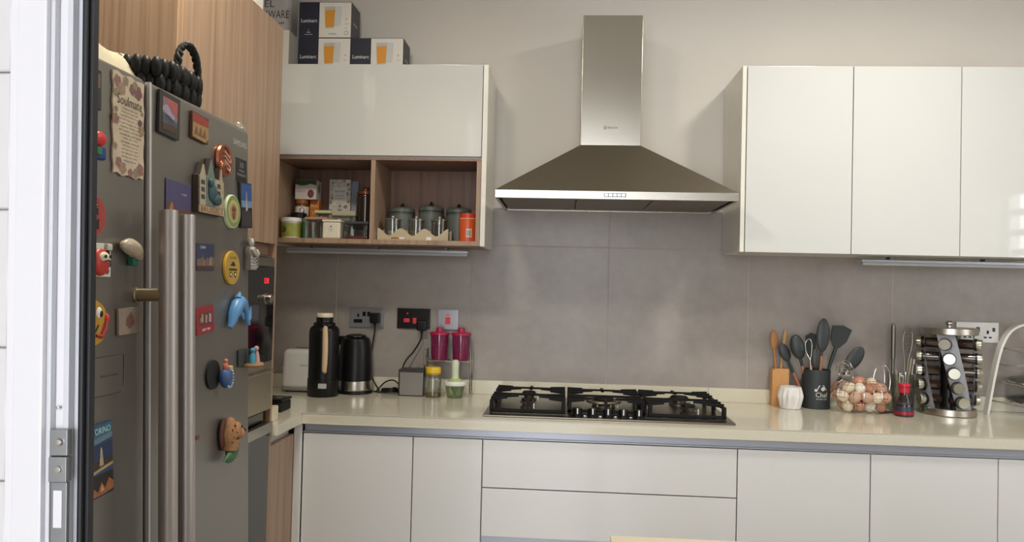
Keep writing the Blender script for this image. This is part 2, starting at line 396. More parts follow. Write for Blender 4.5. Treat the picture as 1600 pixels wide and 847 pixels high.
pbox('lower_shelf', (XL + .02, -1.511, .08), (TX - .03, -.871, .099), WOODD, th, 0)
YA, YB = -1.508, -.8735
mw = thing('built_in_microwave', 'built-in microwave with black glass control front and round knob', 'microwave', (-.93, -1.19, 1.076))
pbox('body', (XL + .03, YA + .02, 1.076), (TX - .012, YB - .02, 1.4515), BLACKM, mw, 0)
pbox('top_trim', (TX - .012, YA, 1.419), (TX + .002, YB, 1.4475), STEEL, mw)
pbox('trim_lip', (TX + .002, YA, 1.4495), (TX + .006, YB - .03, 1.4535), STEEL, mw, .0005)
pbox('glass_front', (TX - .012, YA, 1.1125), (TX + .003, YB, 1.4180), BGLASS, mw)
pbox('lower_trim', (TX - .012, YA, 1.077), (TX + .002, YB, 1.1115), STEEL, mw)
pbox('pull_ledge', (TX + .002, YA, 1.0772), (TX + .016, YB - .005, 1.0835), STEEL, mw, .001)
obj('knob', lathe(BM(), [(0, .022), (.013, .021), (.0145, .018), (.0145, .004), (.018, .003), (.018, 0), (0, 0)], (TX + .003, -.945, 1.316), 24, 'x'), STEEL, mw)
bm = BM(); letter(bm, '12:38', on_x(TX + .0036, -.94, 1.373), .035, .018)
obj('display', bm, M('red_display', (255, 40, 60), .5, emit=2.2), mw, smooth=0)
wd = thing('warming_drawer', 'plain steel drawer front between microwave and oven', 'drawer', (-.93, -1.19, .952))
pbox('front', (TX - .012, YA, .9525), (TX + .002, YB, 1.0755), STEELV, wd)
pbox('body', (XL + .03, YA + .02, .9525), (TX - .013, YB - .02, 1.0745), BLACKM, wd, 0)
ov = thing('built_in_oven', 'built-in oven with steel strip and dark glass door below the microwave', 'oven', (-.93, -1.19, .3))
pbox('body', (XL + .03, YA + .02, .30), (TX - .03, YB - .02, .951), BLACKM, ov, 0)
pbox('control_panel', (TX - .03, YA, .915), (TX - .012, YB, .945), BGLASS, ov)
pbox('strip', (TX - .012, YA, .878), (TX + .012, YB + .002, .912), STEEL, ov, .003)
pbox('door', (TX - .028, YA, .33), (TX + .001, YB, .876), BGLASS, ov)

# ------------------------------------------------------------ upper cabinets
Z0, Z1, YD = 1.5288, 2.2542, -.3325
ul = thing('wall_cabinet', 'left wall cabinet with white lift-up door above two oak open shelves', 'cabinet', (-.43, -.17, Z0))
pbox('end_panel', (-.0148, YD, Z0), (.005, -.006, Z1), LACQE, ul)
pbox('lift_up_door', (-.88, YD, 1.886), (-.0175, YD + .019, Z1), LACQ, ul)
pbox('upper_body', (-.88, YD + .02, 1.876), (-.0155, -.006, Z1 - .002), CARC, ul, 0)
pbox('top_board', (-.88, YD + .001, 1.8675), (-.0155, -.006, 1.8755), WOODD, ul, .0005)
pbox('bottom_board', (-.88, YD + .001, Z0 + .001), (-.0155, -.006, 1.5485), WOOD, ul, .0008)
pbox('side_board', (-.88, YD + .001, 1.5488), (-.8505, -.055, 1.8672), WOOD, ul, .0008)
pbox('side_board', (-.0335, YD + .001, 1.5488), (-.0156, -.055, 1.8672), WOOD, ul, .0008)
pbox('divider', (-.4605, YD + .001, 1.5488), (-.4422, -.055, 1.8672), WOOD, ul, .0008)
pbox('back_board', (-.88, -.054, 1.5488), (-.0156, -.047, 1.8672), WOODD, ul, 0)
pbox('corner_panel', (XL + .006, YD, Z0), (-.8812, -.006, Z1 - .001), LACQE, ul)
for x, zz in ((-.4422, 1.84), (-.4422, 1.575), (-.8505, 1.84)):
    obj('shelf_pin_hole', lathe(BM(), [(0, .0006), (.003, .0006), (.003, 0), (0, 0)], (x, -.29, zz), 10, 'x'), CREAM, ul)
def light_bar(x0, x1, label):
    t = thing('under_cabinet_light', label, 'light bar', ((x0 + x1) / 2, -.15, 1.494))
    pbox('housing', (x0, -.165, 1.506), (x1, -.10, 1.517), ALU, t, .001)
    pbox('diffuser', (x0, -.172, 1.494), (x1, -.135, 1.5055), M('frosted_bar', (178, 178, 178), .4), t, .002)
    n = 3
    for k in range(n):
        x = x0 + (x1 - x0) * (.12 + .38 * k); pbox('bracket', (x - .006, -.16, 1.5172), (x + .006, -.12, 1.5287), GREYP, t, 0)
light_bar(-.86, -.083, 'slim grey light bar under the left wall cabinet')
light_bar(1.525, 2.5, 'slim grey light bar under the right wall cabinets')
SIDE = M('beige_side_panel', (188, 178, 160), .4)
def up_cab(x0, x1, label, side=False):
    t = thing('wall_cabinet', label, 'cabinet', ((x0 + x1) / 2, -.17, Z0))
    b0 = x0
    if side:
        pbox('end_panel', (x0, YD, Z0), (x0 + .0165, -.006, Z1), LACQE, t); b0 = x0 + .017; x0 = x0 + .0185
    pbox('body', (b0, YD + .02, Z0 + .001), (x1, -.006, Z1 - .001), CARC, t, 0)
    pbox('door', (x0 + .0015, YD, Z0), (x1 - .0015, YD + .019, Z1), LACQ, t)
up_cab(.9984, 1.419, 'white wall cabinet door nearest the cooker hood', True)
up_cab(1.419, 1.821, 'middle white wall cabinet door of the right-hand run')
up_cab(1.821, 2.223, 'white wall cabinet door at the right edge of the picture')

# ------------------------------------------------------------ cooker hood
hd = thing('cooker_hood', 'stainless steel chimney cooker hood over the gas hob', 'cooker hood', (.506, -.24, 1.70))
hx0, hx1, hy, hz0, hz1 = .0563, .9563, -.4912, 1.7062, 1.7362
cx0, cx1, cy, cz = .3765, .6165, -.27, 1.949
bm = BM(); b = [bm.verts.new(p) for p in ((hx0, hy, hz1), (hx1, hy, hz1), (hx1, -.006, hz1), (hx0, -.006, hz1))]
t_ = [bm.verts.new(p) for p in ((cx0, cy, cz), (cx1, cy, cz), (cx1, -.006, cz), (cx0, -.006, cz))]
bm.faces.new(b[::-1]); bm.faces.new(t_)
for i in range(4): bm.faces.new((b[i], b[(i + 1) % 4], t_[(i + 1) % 4], t_[i]))
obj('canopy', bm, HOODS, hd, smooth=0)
bm = BM()
for lo, hi in (((hx0, hy, hz0), (hx1, hy + .012, hz1)), ((hx0, hy + .0121, hz0), (hx0 + .012, -.006, hz1 - .0002)), ((hx1 - .012, hy + .0121, hz0), (hx1, -.006, hz1 - .0002)), ((hx0 + .012, -.02, hz0), (hx1 - .012, -.006, hz1 - .0002))): box(bm, lo, hi, .001)
obj('band', bm, STEEL, hd)
for k in range(3):
    x = hx0 + .02 + k * .2875
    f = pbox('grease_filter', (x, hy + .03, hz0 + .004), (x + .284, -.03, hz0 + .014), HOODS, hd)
    obj('filter_latch', box(BM(), (x + .11, hy + .045, hz0 + .0015), (x + .17, hy + .06, hz0 + .0039), .0008), GREYP, f)
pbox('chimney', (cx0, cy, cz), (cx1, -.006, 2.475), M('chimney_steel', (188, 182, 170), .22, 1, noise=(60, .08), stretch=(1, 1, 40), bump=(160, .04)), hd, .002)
bm = BM(); letter(bm, 'BOSCH', on_y(.504, cy - .0004, 2.02), .036, .0085)
bm.faces.ensure_lookup_table()
ring = [(.474 + .0065 * cos(2 * pi * k / 24), .0065 * sin(2 * pi * k / 24)) for k in range(24)]
tube(bm, [(x, cy - .0004, 2.02 + z) for x, z in ring], .0007, 6, True)
box(bm, (.471, cy - .0008, 2.0165), (.4722, cy - .0002, 2.0235)); box(bm, (.4758, cy - .0008, 2.0165), (.477, cy - .0002, 2.0235)); box(bm, (.471, cy - .0008, 2.0195), (.477, cy - .0002, 2.0205))
obj('lettering', bm, M('grey_print', (70, 68, 66), .5), hd, smooth=0)
cp = pbox('control_panel', (.463, hy - .0015, 1.7145), (.545, hy + .002, 1.7285), GREYP, hd, .0005)
for k in range(5): pbox('button', (.466 + k * .0158, hy - .003, 1.717), (.478 + k * .0158, hy - .0012, 1.726), CHROME, cp, .0004)
# ------------------------------------------------------------ fridge (leans back slightly); local x = out of the doors, y = world y, z up
KF = .032; TH = -atan(KF); FN = hypot(1, KF)
FTOP = Vector((-.4369, 0, 1.7314)); HB = 1.73
def fpt(y, h, out=0): return FTOP + Vector((-KF, 0, 1)) * (h / FN) + Vector((1, 0, KF)) * (out / FN) + Vector((0, y, 0))
fb = fpt(0, -HB)
FY = -1.95
fg = thing('fridge', 'dark steel side-by-side fridge freezer covered with souvenir magnets', 'fridge', (fb.x, FY, fb.z), (0, TH, 0))
YR, YG, YL = -1.557 - FY, -2.0005 - FY, -2.348 - FY
obj('body', box(BM(), (-.66, YL + .004, .03), (-.062, YR - .006, HB - .012), .004), M('fridge_side_grey', (84, 83, 80), .45), fg, True)
def fdoor(y0, y1):
    bm = box(BM(), (-.058, y0, .06), (0, y1, HB), .012, 4); return obj('door', bm, FRS, fg, True, smooth=60)
DR = fdoor(YG + .0035, YR); DL = fdoor(YL, YG - .0035)
obj('door_edge_trim', box(BM(), (-.004, YG + .0022, .062), (.0022, YG + .0085, HB - .003), .0006), M('door_trim', (205, 203, 202), .3, .2), DR, True)
obj('door_edge_trim', box(BM(), (-.02, YG - .0032, .062), (-.006, YG - .0005, HB - .003), .0006), BLACK, DL, True)
for y0 in (-2.26, -1.62):
    for x0 in (-.60, -.10): obj('foot', lathe(BM(), [(0, 0), (.02, 0), (.02, .031), (0, .031)], (x0, y0 - FY, 0)), BLACK, fg, True)
HM = M('handle_steel', (178, 171, 167), .42, .9, noise=(3, .02))
BR = M('handle_bracket', (168, 156, 132), .35, 1)
def fhandle(yc, r, ztop, bz, by):
    t = obj('handle', lathe(BM(), [(0, .45), (r * .9, .45), (r, .452), (r, ztop - .002), (r * .94, ztop), (0, ztop)], (.055, yc - FY, 0), 32), HM, fg, True)
    for z in bz:
        bm = tube(BM(), [(.0, by - FY, z), (.003, by - FY, z), (.0032, by - FY, z), (.05, yc - FY, z)], [.0135, .0135, .0118, .0118], 20); obj('handle_bracket', bm, BR, t, True)
fhandle(-2.030, .0158, HB - .240, (HB - .388, .60), -2.036)
fhandle(-1.966, .0150, HB - .242, (HB - .95, .60), -1.966)
# water panel outline, lettering, sticker
bm = BM(); pts = [(-2.227, -.5505), (-2.085, -.5505), (-2.074, -.543), (-2.074, -.4875), (-2.227, -.4875)]
tube(bm, [(.0008, a - FY, HB + b) for a, b in pts], .0011, 6, True)
obj('water_panel', bm, M('panel_line', (110, 108, 102), .3, .9), DL, True)
obj('panel_face', box(BM(), (-.001, -2.226 - FY, HB - .5495), (.0006, -2.0755 - FY, HB - .4885), .0), FRS, DL, True)
bm = BM(); letter(bm, 'filtered water', on_x(.0009, -2.115 - FY, HB - .5185), .05, .004); obj('lettering', bm, INK, DL, True, smooth=0)
bm = BM(); letter(bm, 'SAMSUNG', on_x(.0006, -1.612 - FY, HB - .0420), .070, .0125); obj('lettering', bm, M('silver_letters', (206, 204, 200), .4, .2), DR, True, smooth=0)
SK = obj('sticker', box(BM(), (0, -1.634 - FY, HB - .1325), (.0007, -1.576 - FY, HB - .0765)), M('black_sticker', (20, 18, 18), .3), DR, True)
bm = BM(); letter(bm, '10', on_x(.0011, -1.604 - FY, HB - .091), .018, .0125); letter(bm, 'YEAR', on_x(.0011, -1.605 - FY, HB - .1045), .03, .005); letter(bm, 'WARRANTY', on_x(.0011, -1.605 - FY, HB - .1145), .048, .006)
obj('lettering', bm, M('sticker_print', (150, 148, 145), .5), SK, True, smooth=0)
obj('hinge_cover', lathe(BM(), [(0, 0), (.014, 0), (.013, .01), (.006, .018), (0, .019)], (-.02, -1.575 - FY, HB - .001), 16), glass('clear_plastic', (225, 222, 210), .2, .25, (225, 220, 205)), fg, True)

# ------------------------------------------------------------ magnets; local x out, y right, z up, origin at centre on the door
def mag(name, label, y, h, rz=0):
    return thing(name, label, 'fridge magnet', tuple(fpt(y, h, .0007)), (0, TH, 0))
def tilt(bm, ang): return xform(bm, Matrix.Rotation(ang, 4, 'X')) if ang else bm
def card(name, label, y, h, w, hh, mat, t=.0035, ang=0, patches=(), texts=(), bev=.0006):
    """rectangular magnet with printed patches [(material, [(a,b)..])] in -1..1 card units"""
    m = mag(name, label, y, h)
    obj('backing', tilt(box(BM(), (0, -w / 2, -hh / 2), (t, w / 2, hh / 2), bev, 1), ang), mat, m, True)
    k = 0
    for pm, pts in patches:
        k += 1; bm = BM(); poly(bm, lambda a, b: (t + .00015 + k * .00008, a * w / 2, b * hh / 2), pts)
        obj('print', tilt(bm, ang), pm, m, True, smooth=0)
    for s, a, b, tw, tht, pm in texts:
        bm = BM(); letter(bm, s, on_x(t + .0012, a * w / 2, b * hh / 2), tw, tht); obj('lettering', tilt(bm, ang), pm, m, True, smooth=0)
    return m
def R4(a0, b0, a1, b1): return [(a0, b0), (a1, b0), (a1, b1), (a0, b1)]
def C(*rgb):
    g = sum(rgb) / 3; c = tuple(.88 * (g + .84 * (v - g)) for v in rgb)
    return M('print_%d_%d_%d' % rgb, c, .5, noise=(220, .3))
card('photo_magnet', 'framed magnet of a pink and violet sunset sky, top of right door', -1.936, -.050, .074, .080, M('dark_frame', (50, 46, 44), .4), .006, -.05,
     [(C(150, 130, 150), R4(-.72, -.78, .72, .75)), (C(214, 96, 92), [(-.72, .75), (.72, .75), (.72, .0), (.2, .25), (-.4, .6)]), (C(190, 170, 190), [(-.72, .3), (-.3, .45), (.5, -.05), (.3, -.15), (-.72, .1)]),
      (C(86, 92, 118), [(-.72, .0), (-.2, -.05), (.72, -.25), (.72, -.5), (-.72, -.4)]), (C(92, 66, 48), R4(-.72, -.78, .72, -.45)), (C(60, 66, 92), [(-.5, -.1), (.1, -.3), (.4, -.3), (-.2, -.05)])])
card('plaque_magnet', 'small red and golden plaque magnet, near top of right door', -1.815, -.048, .070, .054, M('brown_resin', (90, 58, 40), .6), .006, -.04,
     [(C(196, 152, 84), [(-.95, -.9), (.6, -1), (.98, -.6), (.97, .25), (-.95, .2)]), (C(190, 60, 44), [(-.97, .2), (.97, .25), (.96, .7), (.4, .92), (-.97, .9)]), (C(150, 92, 50), [(-.8, -.7), (-.5, .1), (-.3, -.6), (0, .1), (.2, -.6), (.5, .1), (.7, -.7)])])
# bronze flag badge
m = mag('badge_magnet', 'round copper badge magnet with diagonal flag stripes', -1.706, -.097)
obj('rim', lathe(BM(), [(0, 0), (.034, 0), (.036, .004), (.0345, .009), (.029, .009), (.028, .006), (0, .006)], (0, 0, 0), 32, 'x'), M('copper', (170, 104, 78), .3, .9), m, True)
for k in range(4):
    b0 = .022 - k * .010
    bm = BM(); n = .0045
    pts = [(-.004, b0), (.022, b0 - .012), (.022, b0 - .012 - n), (-.004, b0 - n)]
    prism(bm, [(a, b) for a, b in pts], .006, .0095, 'x'); obj('stripe', bm, M('pale_copper', (214, 178, 160), .35, .6), m, True)
obj('relief', ball(BM(), (.006, -.006, -.012), (.006, .016, .012)), MATS['copper'], m, True)
# Brussels plaque: gabled house fronts
m = mag('city_plaque_magnet', 'resin plaque magnet of gabled old houses lettered BRUSSELS', -1.782, -.165)
sil = [(-.056, -.058), (.056, -.058), (.056, .018), (.049, .020), (.046, .046), (.040, .046), (.036, .020), (.012, .022), (-.002, .060), (-.016, .024), (-.026, .022), (-.036, .046), (-.048, .020), (-.056, .018)]
obj('backing', prism(BM(), sil, 0, .012, 'x'), M('resin_dark', (66, 52, 44), .6), m, True)
for nm, col, pts in (('house_front', (206, 192, 160), [(-.053, -.042), (-.028, -.042), (-.028, .020), (-.036, .042), (-.048, .018), (-.053, .016)]),
                     ('house_front', (128, 146, 132), [(-.027, -.042), (.012, -.042), (.012, .020), (-.002, .056), (-.016, .022), (-.027, .020)]),
                     ('house_front', (202, 184, 150), [(.013, -.042), (.054, -.042), (.054, .016), (.048, .018), (.045, .042), (.041, .042), (.037, .018), (.013, .018)]),
                     ('name_board', (226, 196, 150), [(-.055, -.057), (.055, -.057), (.055, -.043), (-.055, -.043)])):
    obj(nm, prism(BM(), pts, .012, .0145, 'x'), C(*col), m, True)
obj('statue', ball(ball(ball(BM(), (.016, .0, -.012), (.006, .018, .020)), (.018, .016, -.026), (.006, .018, .012)), (.018, -.012, .006), (.005, .007, .010)), M('bronze_green', (56, 84, 88), .5, .2), m, True)
for a in (-.041, .030):
    bm = BM()
    for b in (-.03, -.015, .0): box(bm, (.0145, a - .006, b), (.0152, a - .001, b + .009)); box(bm, (.0145, a + .002, b), (.0152, a + .007, b + .009))
    obj('windows', bm, INK, m, True)
bm = BM(); letter(bm, 'BRUSSELS', on_x(.0148, 0, -.050), .098, .011); obj('lettering', bm, M('dark_red_ink', (96, 40, 30), .6), m, True, smooth=0)
card('photo_magnet', 'tall blue magnet of a floodlit tower, right edge of right door', -1.590, -.183, .062, .105, M('black_card', (24, 22, 24), .4), .006, .06,
     [(C(44, 92, 170), R4(-.92, -.1, .95, .95)), (C(120, 160, 200), R4(-.92, -.1, .95, .2)), (C(190, 186, 180), [(-.25, -.4), (.25, -.4), (.12, .1), (.03, .62), (-.03, .62), (-.12, .1)]), (C(62, 52, 60), [(-.92, -.95), (.95, -.95), (.95, -.15), (.5, -.3), (.2, -.2), (-.3, -.3), (-.92, -.15)])])
def badge(name, label, y, h, r, face, rimc, t=.006):
    m = mag(name, label, y, h)
    obj('backing', lathe(BM(), [(0, 0), (r, 0), (r, t * .7), (r * .96, t), (0, t)], (0, 0, 0), 36, 'x'), rimc, m, True)
    bm = disc(BM(), on_x(t + .0002, 0, 0), 0, 0, r * .93, 32); obj('print', bm, face, m, True, smooth=0); return m, t
m, t = badge('badge_magnet', 'round green badge magnet with a brown bear face', -1.665, -.205, .038, C(150, 176, 92), M('pale_green_rim', (206, 214, 178), .5), .008)
for r, c, dy in ((.026, (222, 208, 120), 0), (.0185, (196, 170, 120), -.001)): obj('print', disc(BM(), on_x(t + .0004 + (.03 - r) * .02, 0, dy), 0, 0, r, 28), C(*c), m, True, smooth=0)
obj('figure', ball(ball(ball(BM(), (t, 0, .006), (.003, .011, .008)), (t, 0, -.005), (.003, .008, .010)), (t + .001, 0, -.012), (.002, .005, .006)), M('bear_brown', (120, 62, 40), .6), m, True)
card('postcard_magnet', 'violet night-sky postcard magnet behind the handles of the right door', -1.895, -.203, .094, .066, C(88, 80, 134), .002, -.03,
     [(C(120, 74, 62), [(-.98, -.95), (.98, -.95), (.98, -.6), (.5, -.45), (.1, -.7), (-.3, -.5), (-.6, -.2), (-.98, -.5)]), (C(196, 140, 96), [(-.8, -.9), (-.4, -.9), (-.5, -.3), (-.6, -.3)])], [('city', .4, .3, .02, .004, WINK)])
card('postcard_magnet', 'small blue postcard magnet of city towers, middle of right door', -1.785, -.312, .079, .056, C(64, 74, 118), .002, .02,
     [(C(150, 116, 100), [(-.97, -.95), (.97, -.95), (.97, -.1), (.7, .1), (.5, -.2), (.2, .0), (-.1, -.25), (-.3, .05), (-.6, -.1), (-.97, -.2)]), (C(96, 62, 52), R4(-.97, -.95, .97, -.65)), (C(190, 166, 140), [(-.3, -.6), (-.15, -.6), (-.2, -.05)]), (C(196, 176, 150), [(.4, -.6), (.65, -.6), (.6, .0), (.45, .0)])], [('CHINA', -.35, .72, .024, .006, WINK)])
m, t = badge('badge_magnet', 'round yellow badge magnet printed with a small bus', -1.664, -.331, .038, C(222, 178, 62), M('yellow_rim', (206, 160, 50), .4))
bm = BM(); fx = on_x(t + .0006, 0, 0)
rect(bm, fx, -.02, -.006, .021, -.002); rect(bm, fx, -.011, .004, .012, .008); rect(bm, fx, -.006, .008, .008, .013); disc(bm, fx, -.012, -.015, .0065); disc(bm, fx, .012, -.015, .0065); rect(bm, fx, -.018, -.0145, -.004, -.0135)
letter(bm, 'CITY TOUR', on_x(t + .0006, 0, .022), .03, .005)
obj('print', bm, INK, m, True, smooth=0)
bm = BM(); disc(bm, on_x(t + .0009, 0, 0), -.012, -.015, .0035); disc(bm, on_x(t + .0009, 0, 0), .012, -.015, .0035); obj('print', bm, M('print_cream', (232, 214, 150), .5), m, True, smooth=0)
# silver statuette
m = mag('statuette_magnet', 'silver robed statuette magnet at the right edge of the fridge door', -1.580, -.297)
bm = lathe(BM(), [(0, -.037), (.014, -.037), (.015, -.03), (.012, -.005), (.015, .006), (.011, .016), (.006, .018), (.009, .024), (.009, .031), (.006, .037), (0, .038)], (.012, 0, 0), 16, rfun=lambda k, z: 1 + .12 * sin(5 * k) * (1 if z < .012 else .2))
tube(bm, [(.02, .012, .010), (.026, .010, .0), (.028, .0, -.004)], [.005, .0045, .004], 8); tube(bm, [(.02, -.012, .010), (.026, -.010, .0), (.028, .0, -.006)], [.005, .0045, .004], 8)
for k in range(5): tube(bm, [(.012 + .016 * cos(a), .016 * sin(a), -.03 + k * .008 + .004 * sin(2 * a)) for a in [x * .25 - 1.2 for x in range(10)]], .0016, 6)
obj('figure', bm, M('antique_silver', (176, 172, 164), .38, .8), m, True)
card('postcard_magnet', 'red framed picture magnet right of the door handle', -1.787, -.442, .078, .057, C(190, 44, 52), .003, .06,
     [(C(120, 62, 78), R4(-.7, -.35, .75, .5)), (C(196, 160, 130), [(-.6, .1), (-.3, .4), (-.2, -.1), (-.5, -.2)]), (C(206, 190, 90), [(-.45, .45), (-.25, .45), (-.3, .1), (-.45, .1)]), (C(200, 172, 160), [(0, .4), (.2, .3), (.15, -.25), (-.05, -.2)]), (C(210, 190, 180), [(.4, .45), (.65, .35), (.6, -.25), (.35, -.2)])], [('MERRY TIMES', 0, -.7, .035, .005, WINK)])
# dolphin
m = mag('dolphin_magnet', 'blue leaping dolphin shaped magnet on the right door', -1.630, -.427)
bm = tube(BM(), [(.009, -.056, -.037), (.010, -.048, -.026), (.011, -.038, -.006), (.012, -.024, .012), (.012, -.008, .018), (.011, .010, .012), (.010, .022, -.002), (.009, .030, -.016), (.008, .036, -.026)], [.005, .009, .0135, .0155, .015, .012, .009, .007, .0055], 12)
tube(bm, [(.011, -.016, .026), (.010, -.010, .034), (.009, -.004, .041)], [.009, .0055, .002], 8)
tube(bm, [(.009, .036, -.026), (.009, .046, -.018), (.009, .054, .006)], [.006, .0065, .003], 8); tube(bm, [(.008, .034, -.024), (.009, .042, -.032), (.009, .050, -.034)], [.006, .006, .003], 8)
tube(bm, [(.018, -.026, .0), (.021, -.018, -.012), (.021, -.010, -.020)], [.006, .005, .002], 8)
obj('body', bm, M('dolphin_blue', (84, 136, 184), .4), m, True)
obj('backing', box(BM(), (0, -.03, -.006), (.005, .0, .012)), BLACK, m, True)
# black disc with painted boat figure
m = mag('boat_magnet', 'small blue boat figurine magnet with pink figure on a black disc', -1.735, -.560)
obj('backing', lathe(BM(), [(0, 0), (.031, 0), (.031, .004), (0, .004)], (0, -.016, 0), 28, 'x'), BLACKM, m, True)
obj('hull', ball(BM(), (.017, .012, -.010), (.013, .018, .022)), M('boat_blue', (56, 84, 130), .45), m, True)
bm = BM()
for k in range(9):
    a = -1.9 + k * .35; ball(bm, (.026, .012 + .016 * cos(a - .2), -.010 + .020 * sin(a - .2)), .0028, 8, 6)
obj('scallops', bm, M('pale_blue', (150, 176, 206), .5), m, True)
obj('figure', ball(ball(BM(), (.018, .008, .016), (.006, .006, .009)), (.019, .008, .027), .0045), M('skin_pink', (206, 120, 96), .6), m, True)
obj('basket', box(BM(), (.015, .016, .005), (.026, .030, .015), .002), M('straw', (206, 172, 112), .7), m, True)
# couple on a wooden base
m = mag('figurine_magnet', 'tiny painted couple figurine magnet on a brown base, right door edge', -1.592, -.537)
obj('base', lathe(BM(), [(0, -.024), (.022, -.024), (.026, -.020), (.024, -.015), (0, -.015)], (.016, .012, 0), 20), M('base_brown', (150, 112, 74), .6), m, True)
obj('figure', ball(tube(BM(), [(.02, .002, -.016), (.02, .002, .002), (.02, .003, .010)], [.008, .007, .004], 10), (.02, .003, .015), .006), M('figure_teal', (60, 140, 160), .5), m, True)
obj('figure', ball(tube(BM(), [(.02, .026, -.016), (.02, .025, .004), (.02, .024, .012)], [.008, .006, .004], 10), (.02, .024, .018), .006), M('figure_pink', (190, 150, 150), .5), m, True)
obj('panel', box(BM(), (0, -.035, -.02), (.004, .02, .018), .001), M('dark_teal', (58, 66, 66), .5), m, True)
# lioness head
m = mag('lion_magnet', 'carved spotted leopard head magnet with green leaves, low on right door', -1.690, -.703)
tan = M('leopard_tan', (172, 124, 80), .6, noise=(120, .35))
bm = ball(BM(), (.014, -.006, .010), (.014, .026, .034)); ball(bm, (.018, .012, .012), (.013, .022, .020)); ball(bm, (.02, .032, .002), (.010, .016, .011)); ball(bm, (.018, .018, -.016), (.008, .014, .008)); tube(bm, [(.014, -.006, -.005), (.014, -.010, -.028)], [.02, .017], 12)
obj('head', bm, tan, m, True)
obj('nose', ball(BM(), (.024, .046, .006), (.004, .004, .005), 10, 8), BLACKM, m, True); obj('eye', ball(BM(), (.029, .020, .019), (.003, .004, .003), 10, 8), BLACKM, m, True)
bm = BM()
for a, b in ((-.018, .018), (-.008, .026), (-.014, .002), (.0, .010), (-.02, -.008), (-.004, -.006), (.008, -.004)): ball(bm, (.026 if a > -.01 else .0245, a, b), (.0035, .0028, .0035), 8, 6)
obj('spots', bm, M('spot_brown', (96, 56, 34), .6), m, True)
obj('back_edge', ball(BM(), (.006, -.016, .008), (.008, .022, .036)), M('mane_dark', (92, 48, 34), .6), m, True)
for k in range(9):
    a = -2.6 + k * .33; bm = tube(BM(), [(.012, -.010, -.026), (.020, -.008 + .018 * cos(a), -.030 + .012 * sin(a)), (.018, -.010 + .040 * cos(a), -.032 + .022 * sin(a))], [.007, .0075, .001], 6)
    obj('leaf', bm, M('leaf_green', (62, 104, 66), .5), m, True)
card('scrap_magnet', 'tiny reddish scrap stuck beside the right door handle', -1.815, -.680, .014, .008, C(150, 70, 50), .001)
# ----- left (freezer) door
card('photo_magnet', 'dark photo magnet half hidden by the door frame, top of freezer door', -2.163, -.058, .036, .064, M('dark_card', (48, 46, 44), .5), .004, 0, [(C(150, 116, 92), R4(-.4, .1, .8, .8)), (C(206, 172, 140), [(.0, .3), (.5, .3), (.4, .6), (.1, .6)])])
m = mag('figurine_magnet', 'red topped blue and green figurine magnet next to the door frame', -2.158, -.149)
obj('head', ball(BM(), (.008, 0, .011), (.008, .016, .012)), RED, m, True); obj('body', box(BM(), (0, -.015, -.022), (.012, .015, -.001), .003), M('figurine_blue', (28, 60, 118), .4), m, True); obj('scarf', box(BM(), (.010, -.012, -.016), (.0145, .0, -.003), .002), M('figurine_green', (40, 120, 80), .4), m, True)
# parchment
m = mag('parchment_magnet', 'scalloped parchment verse magnet titled Soulmate on the freezer door', -2.066, -.099)
W, H = .0455, .0855; edge = []
for k in range(14): edge.append((-W + .002 * sin(k * 1.9), -H + 2 * H * k / 13))
for k in range(1, 7): edge.append((-W + 2 * W * k / 7, H + .0025 * sin(k * 2.1)))
for k in range(14): edge.append((W + .002 * sin(k * 1.7 + 1), H - 2 * H * k / 13))
for k in range(1, 7): edge.append((W - 2 * W * k / 7, -H + .0028 * sin(k * 2.3)))
obj('sheet', prism(BM(), edge, 0, .003, 'x'), M('parchment', (200, 184, 160), .7, noise=(40, .18)), m, True, smooth=0)
fx = on_x(.0033, 0, 0); random.seed(3)
def blot(cols, spots, name):
    for (a, b, r) in spots:
        bm = BM()
        for q in range(5): an = q * 1.257 + a * 90; disc(bm, on_x(.0033 + q * .00004, 0, 0), a + r * .55 * cos(an), b + r * .55 * sin(an), r * .55, 10)
        obj(name, bm, cols[int(abs(a + b) * 1e4) % len(cols)], m, True, smooth=0)
blot([C(176, 120, 112), C(150, 96, 96), C(190, 150, 120)], [(-.034, .070, .010), (-.022, .060, .011), (.010, .066, .009), (.027, .064, .012), (-.039, .006, .009), (.038, .0, .009), (.034, .012, .007), (-.030, -.066, .009), (-.018, -.074, .010), (.004, -.079, .007), (.034, -.070, .011), (-.040, -.04, .006)], 'flower')
blot([C(172, 150, 112)], [(-.01, .076, .008), (.018, .074, .008), (-.038, .05, .007), (-.038, .022, .005), (.04, .03, .004), (.02, -.078, .008)], 'leaf')
bm = BM(); letter(bm, 'Soulmate', on_x(.0036, .002, .042), .074, .017)
random.seed(4); words = ['I found the one', 'when our eyes met', 'a gentle smile so true', 'my heart was sure of you', 'we walk through every day', 'together all the way', 'with laughter and with love', 'beneath the stars above', 'side by side', 'our hands entwined', 'forever yours', 'and you are mine', 'my dearest soul', 'always and ever', 'true love']
for i, s in enumerate(words): letter(bm, s, on_x(.0036, .003 + random.uniform(-.002, .002), .028 - i * .0063), .018 + .0022 * len(s) * .9, .0032)
obj('lettering', bm, M('sepia_ink', (62, 46, 40), .6), m, True, smooth=0)
m, t = badge('badge_magnet', 'round red badge magnet with black shapes at the door frame', -2.165, -.260, .034, C(206, 70, 62), M('red_rim', (196, 60, 54), .4), .004)
bm = BM(); fx = on_x(t + .0006, 0, 0)
poly(bm, fx, [(-.012, .020), (.012, .020), (.012, .014), (-.012, .014)]); poly(bm, fx, [(-.012, .010), (.012, .012), (.013, .0), (.0, .004)]); poly(bm, fx, [(.001, -.012), (.014, -.004), (.014, -.022), (-.012, -.022), (-.012, -.018)])
obj('print', bm, INK, m, True, smooth=0)
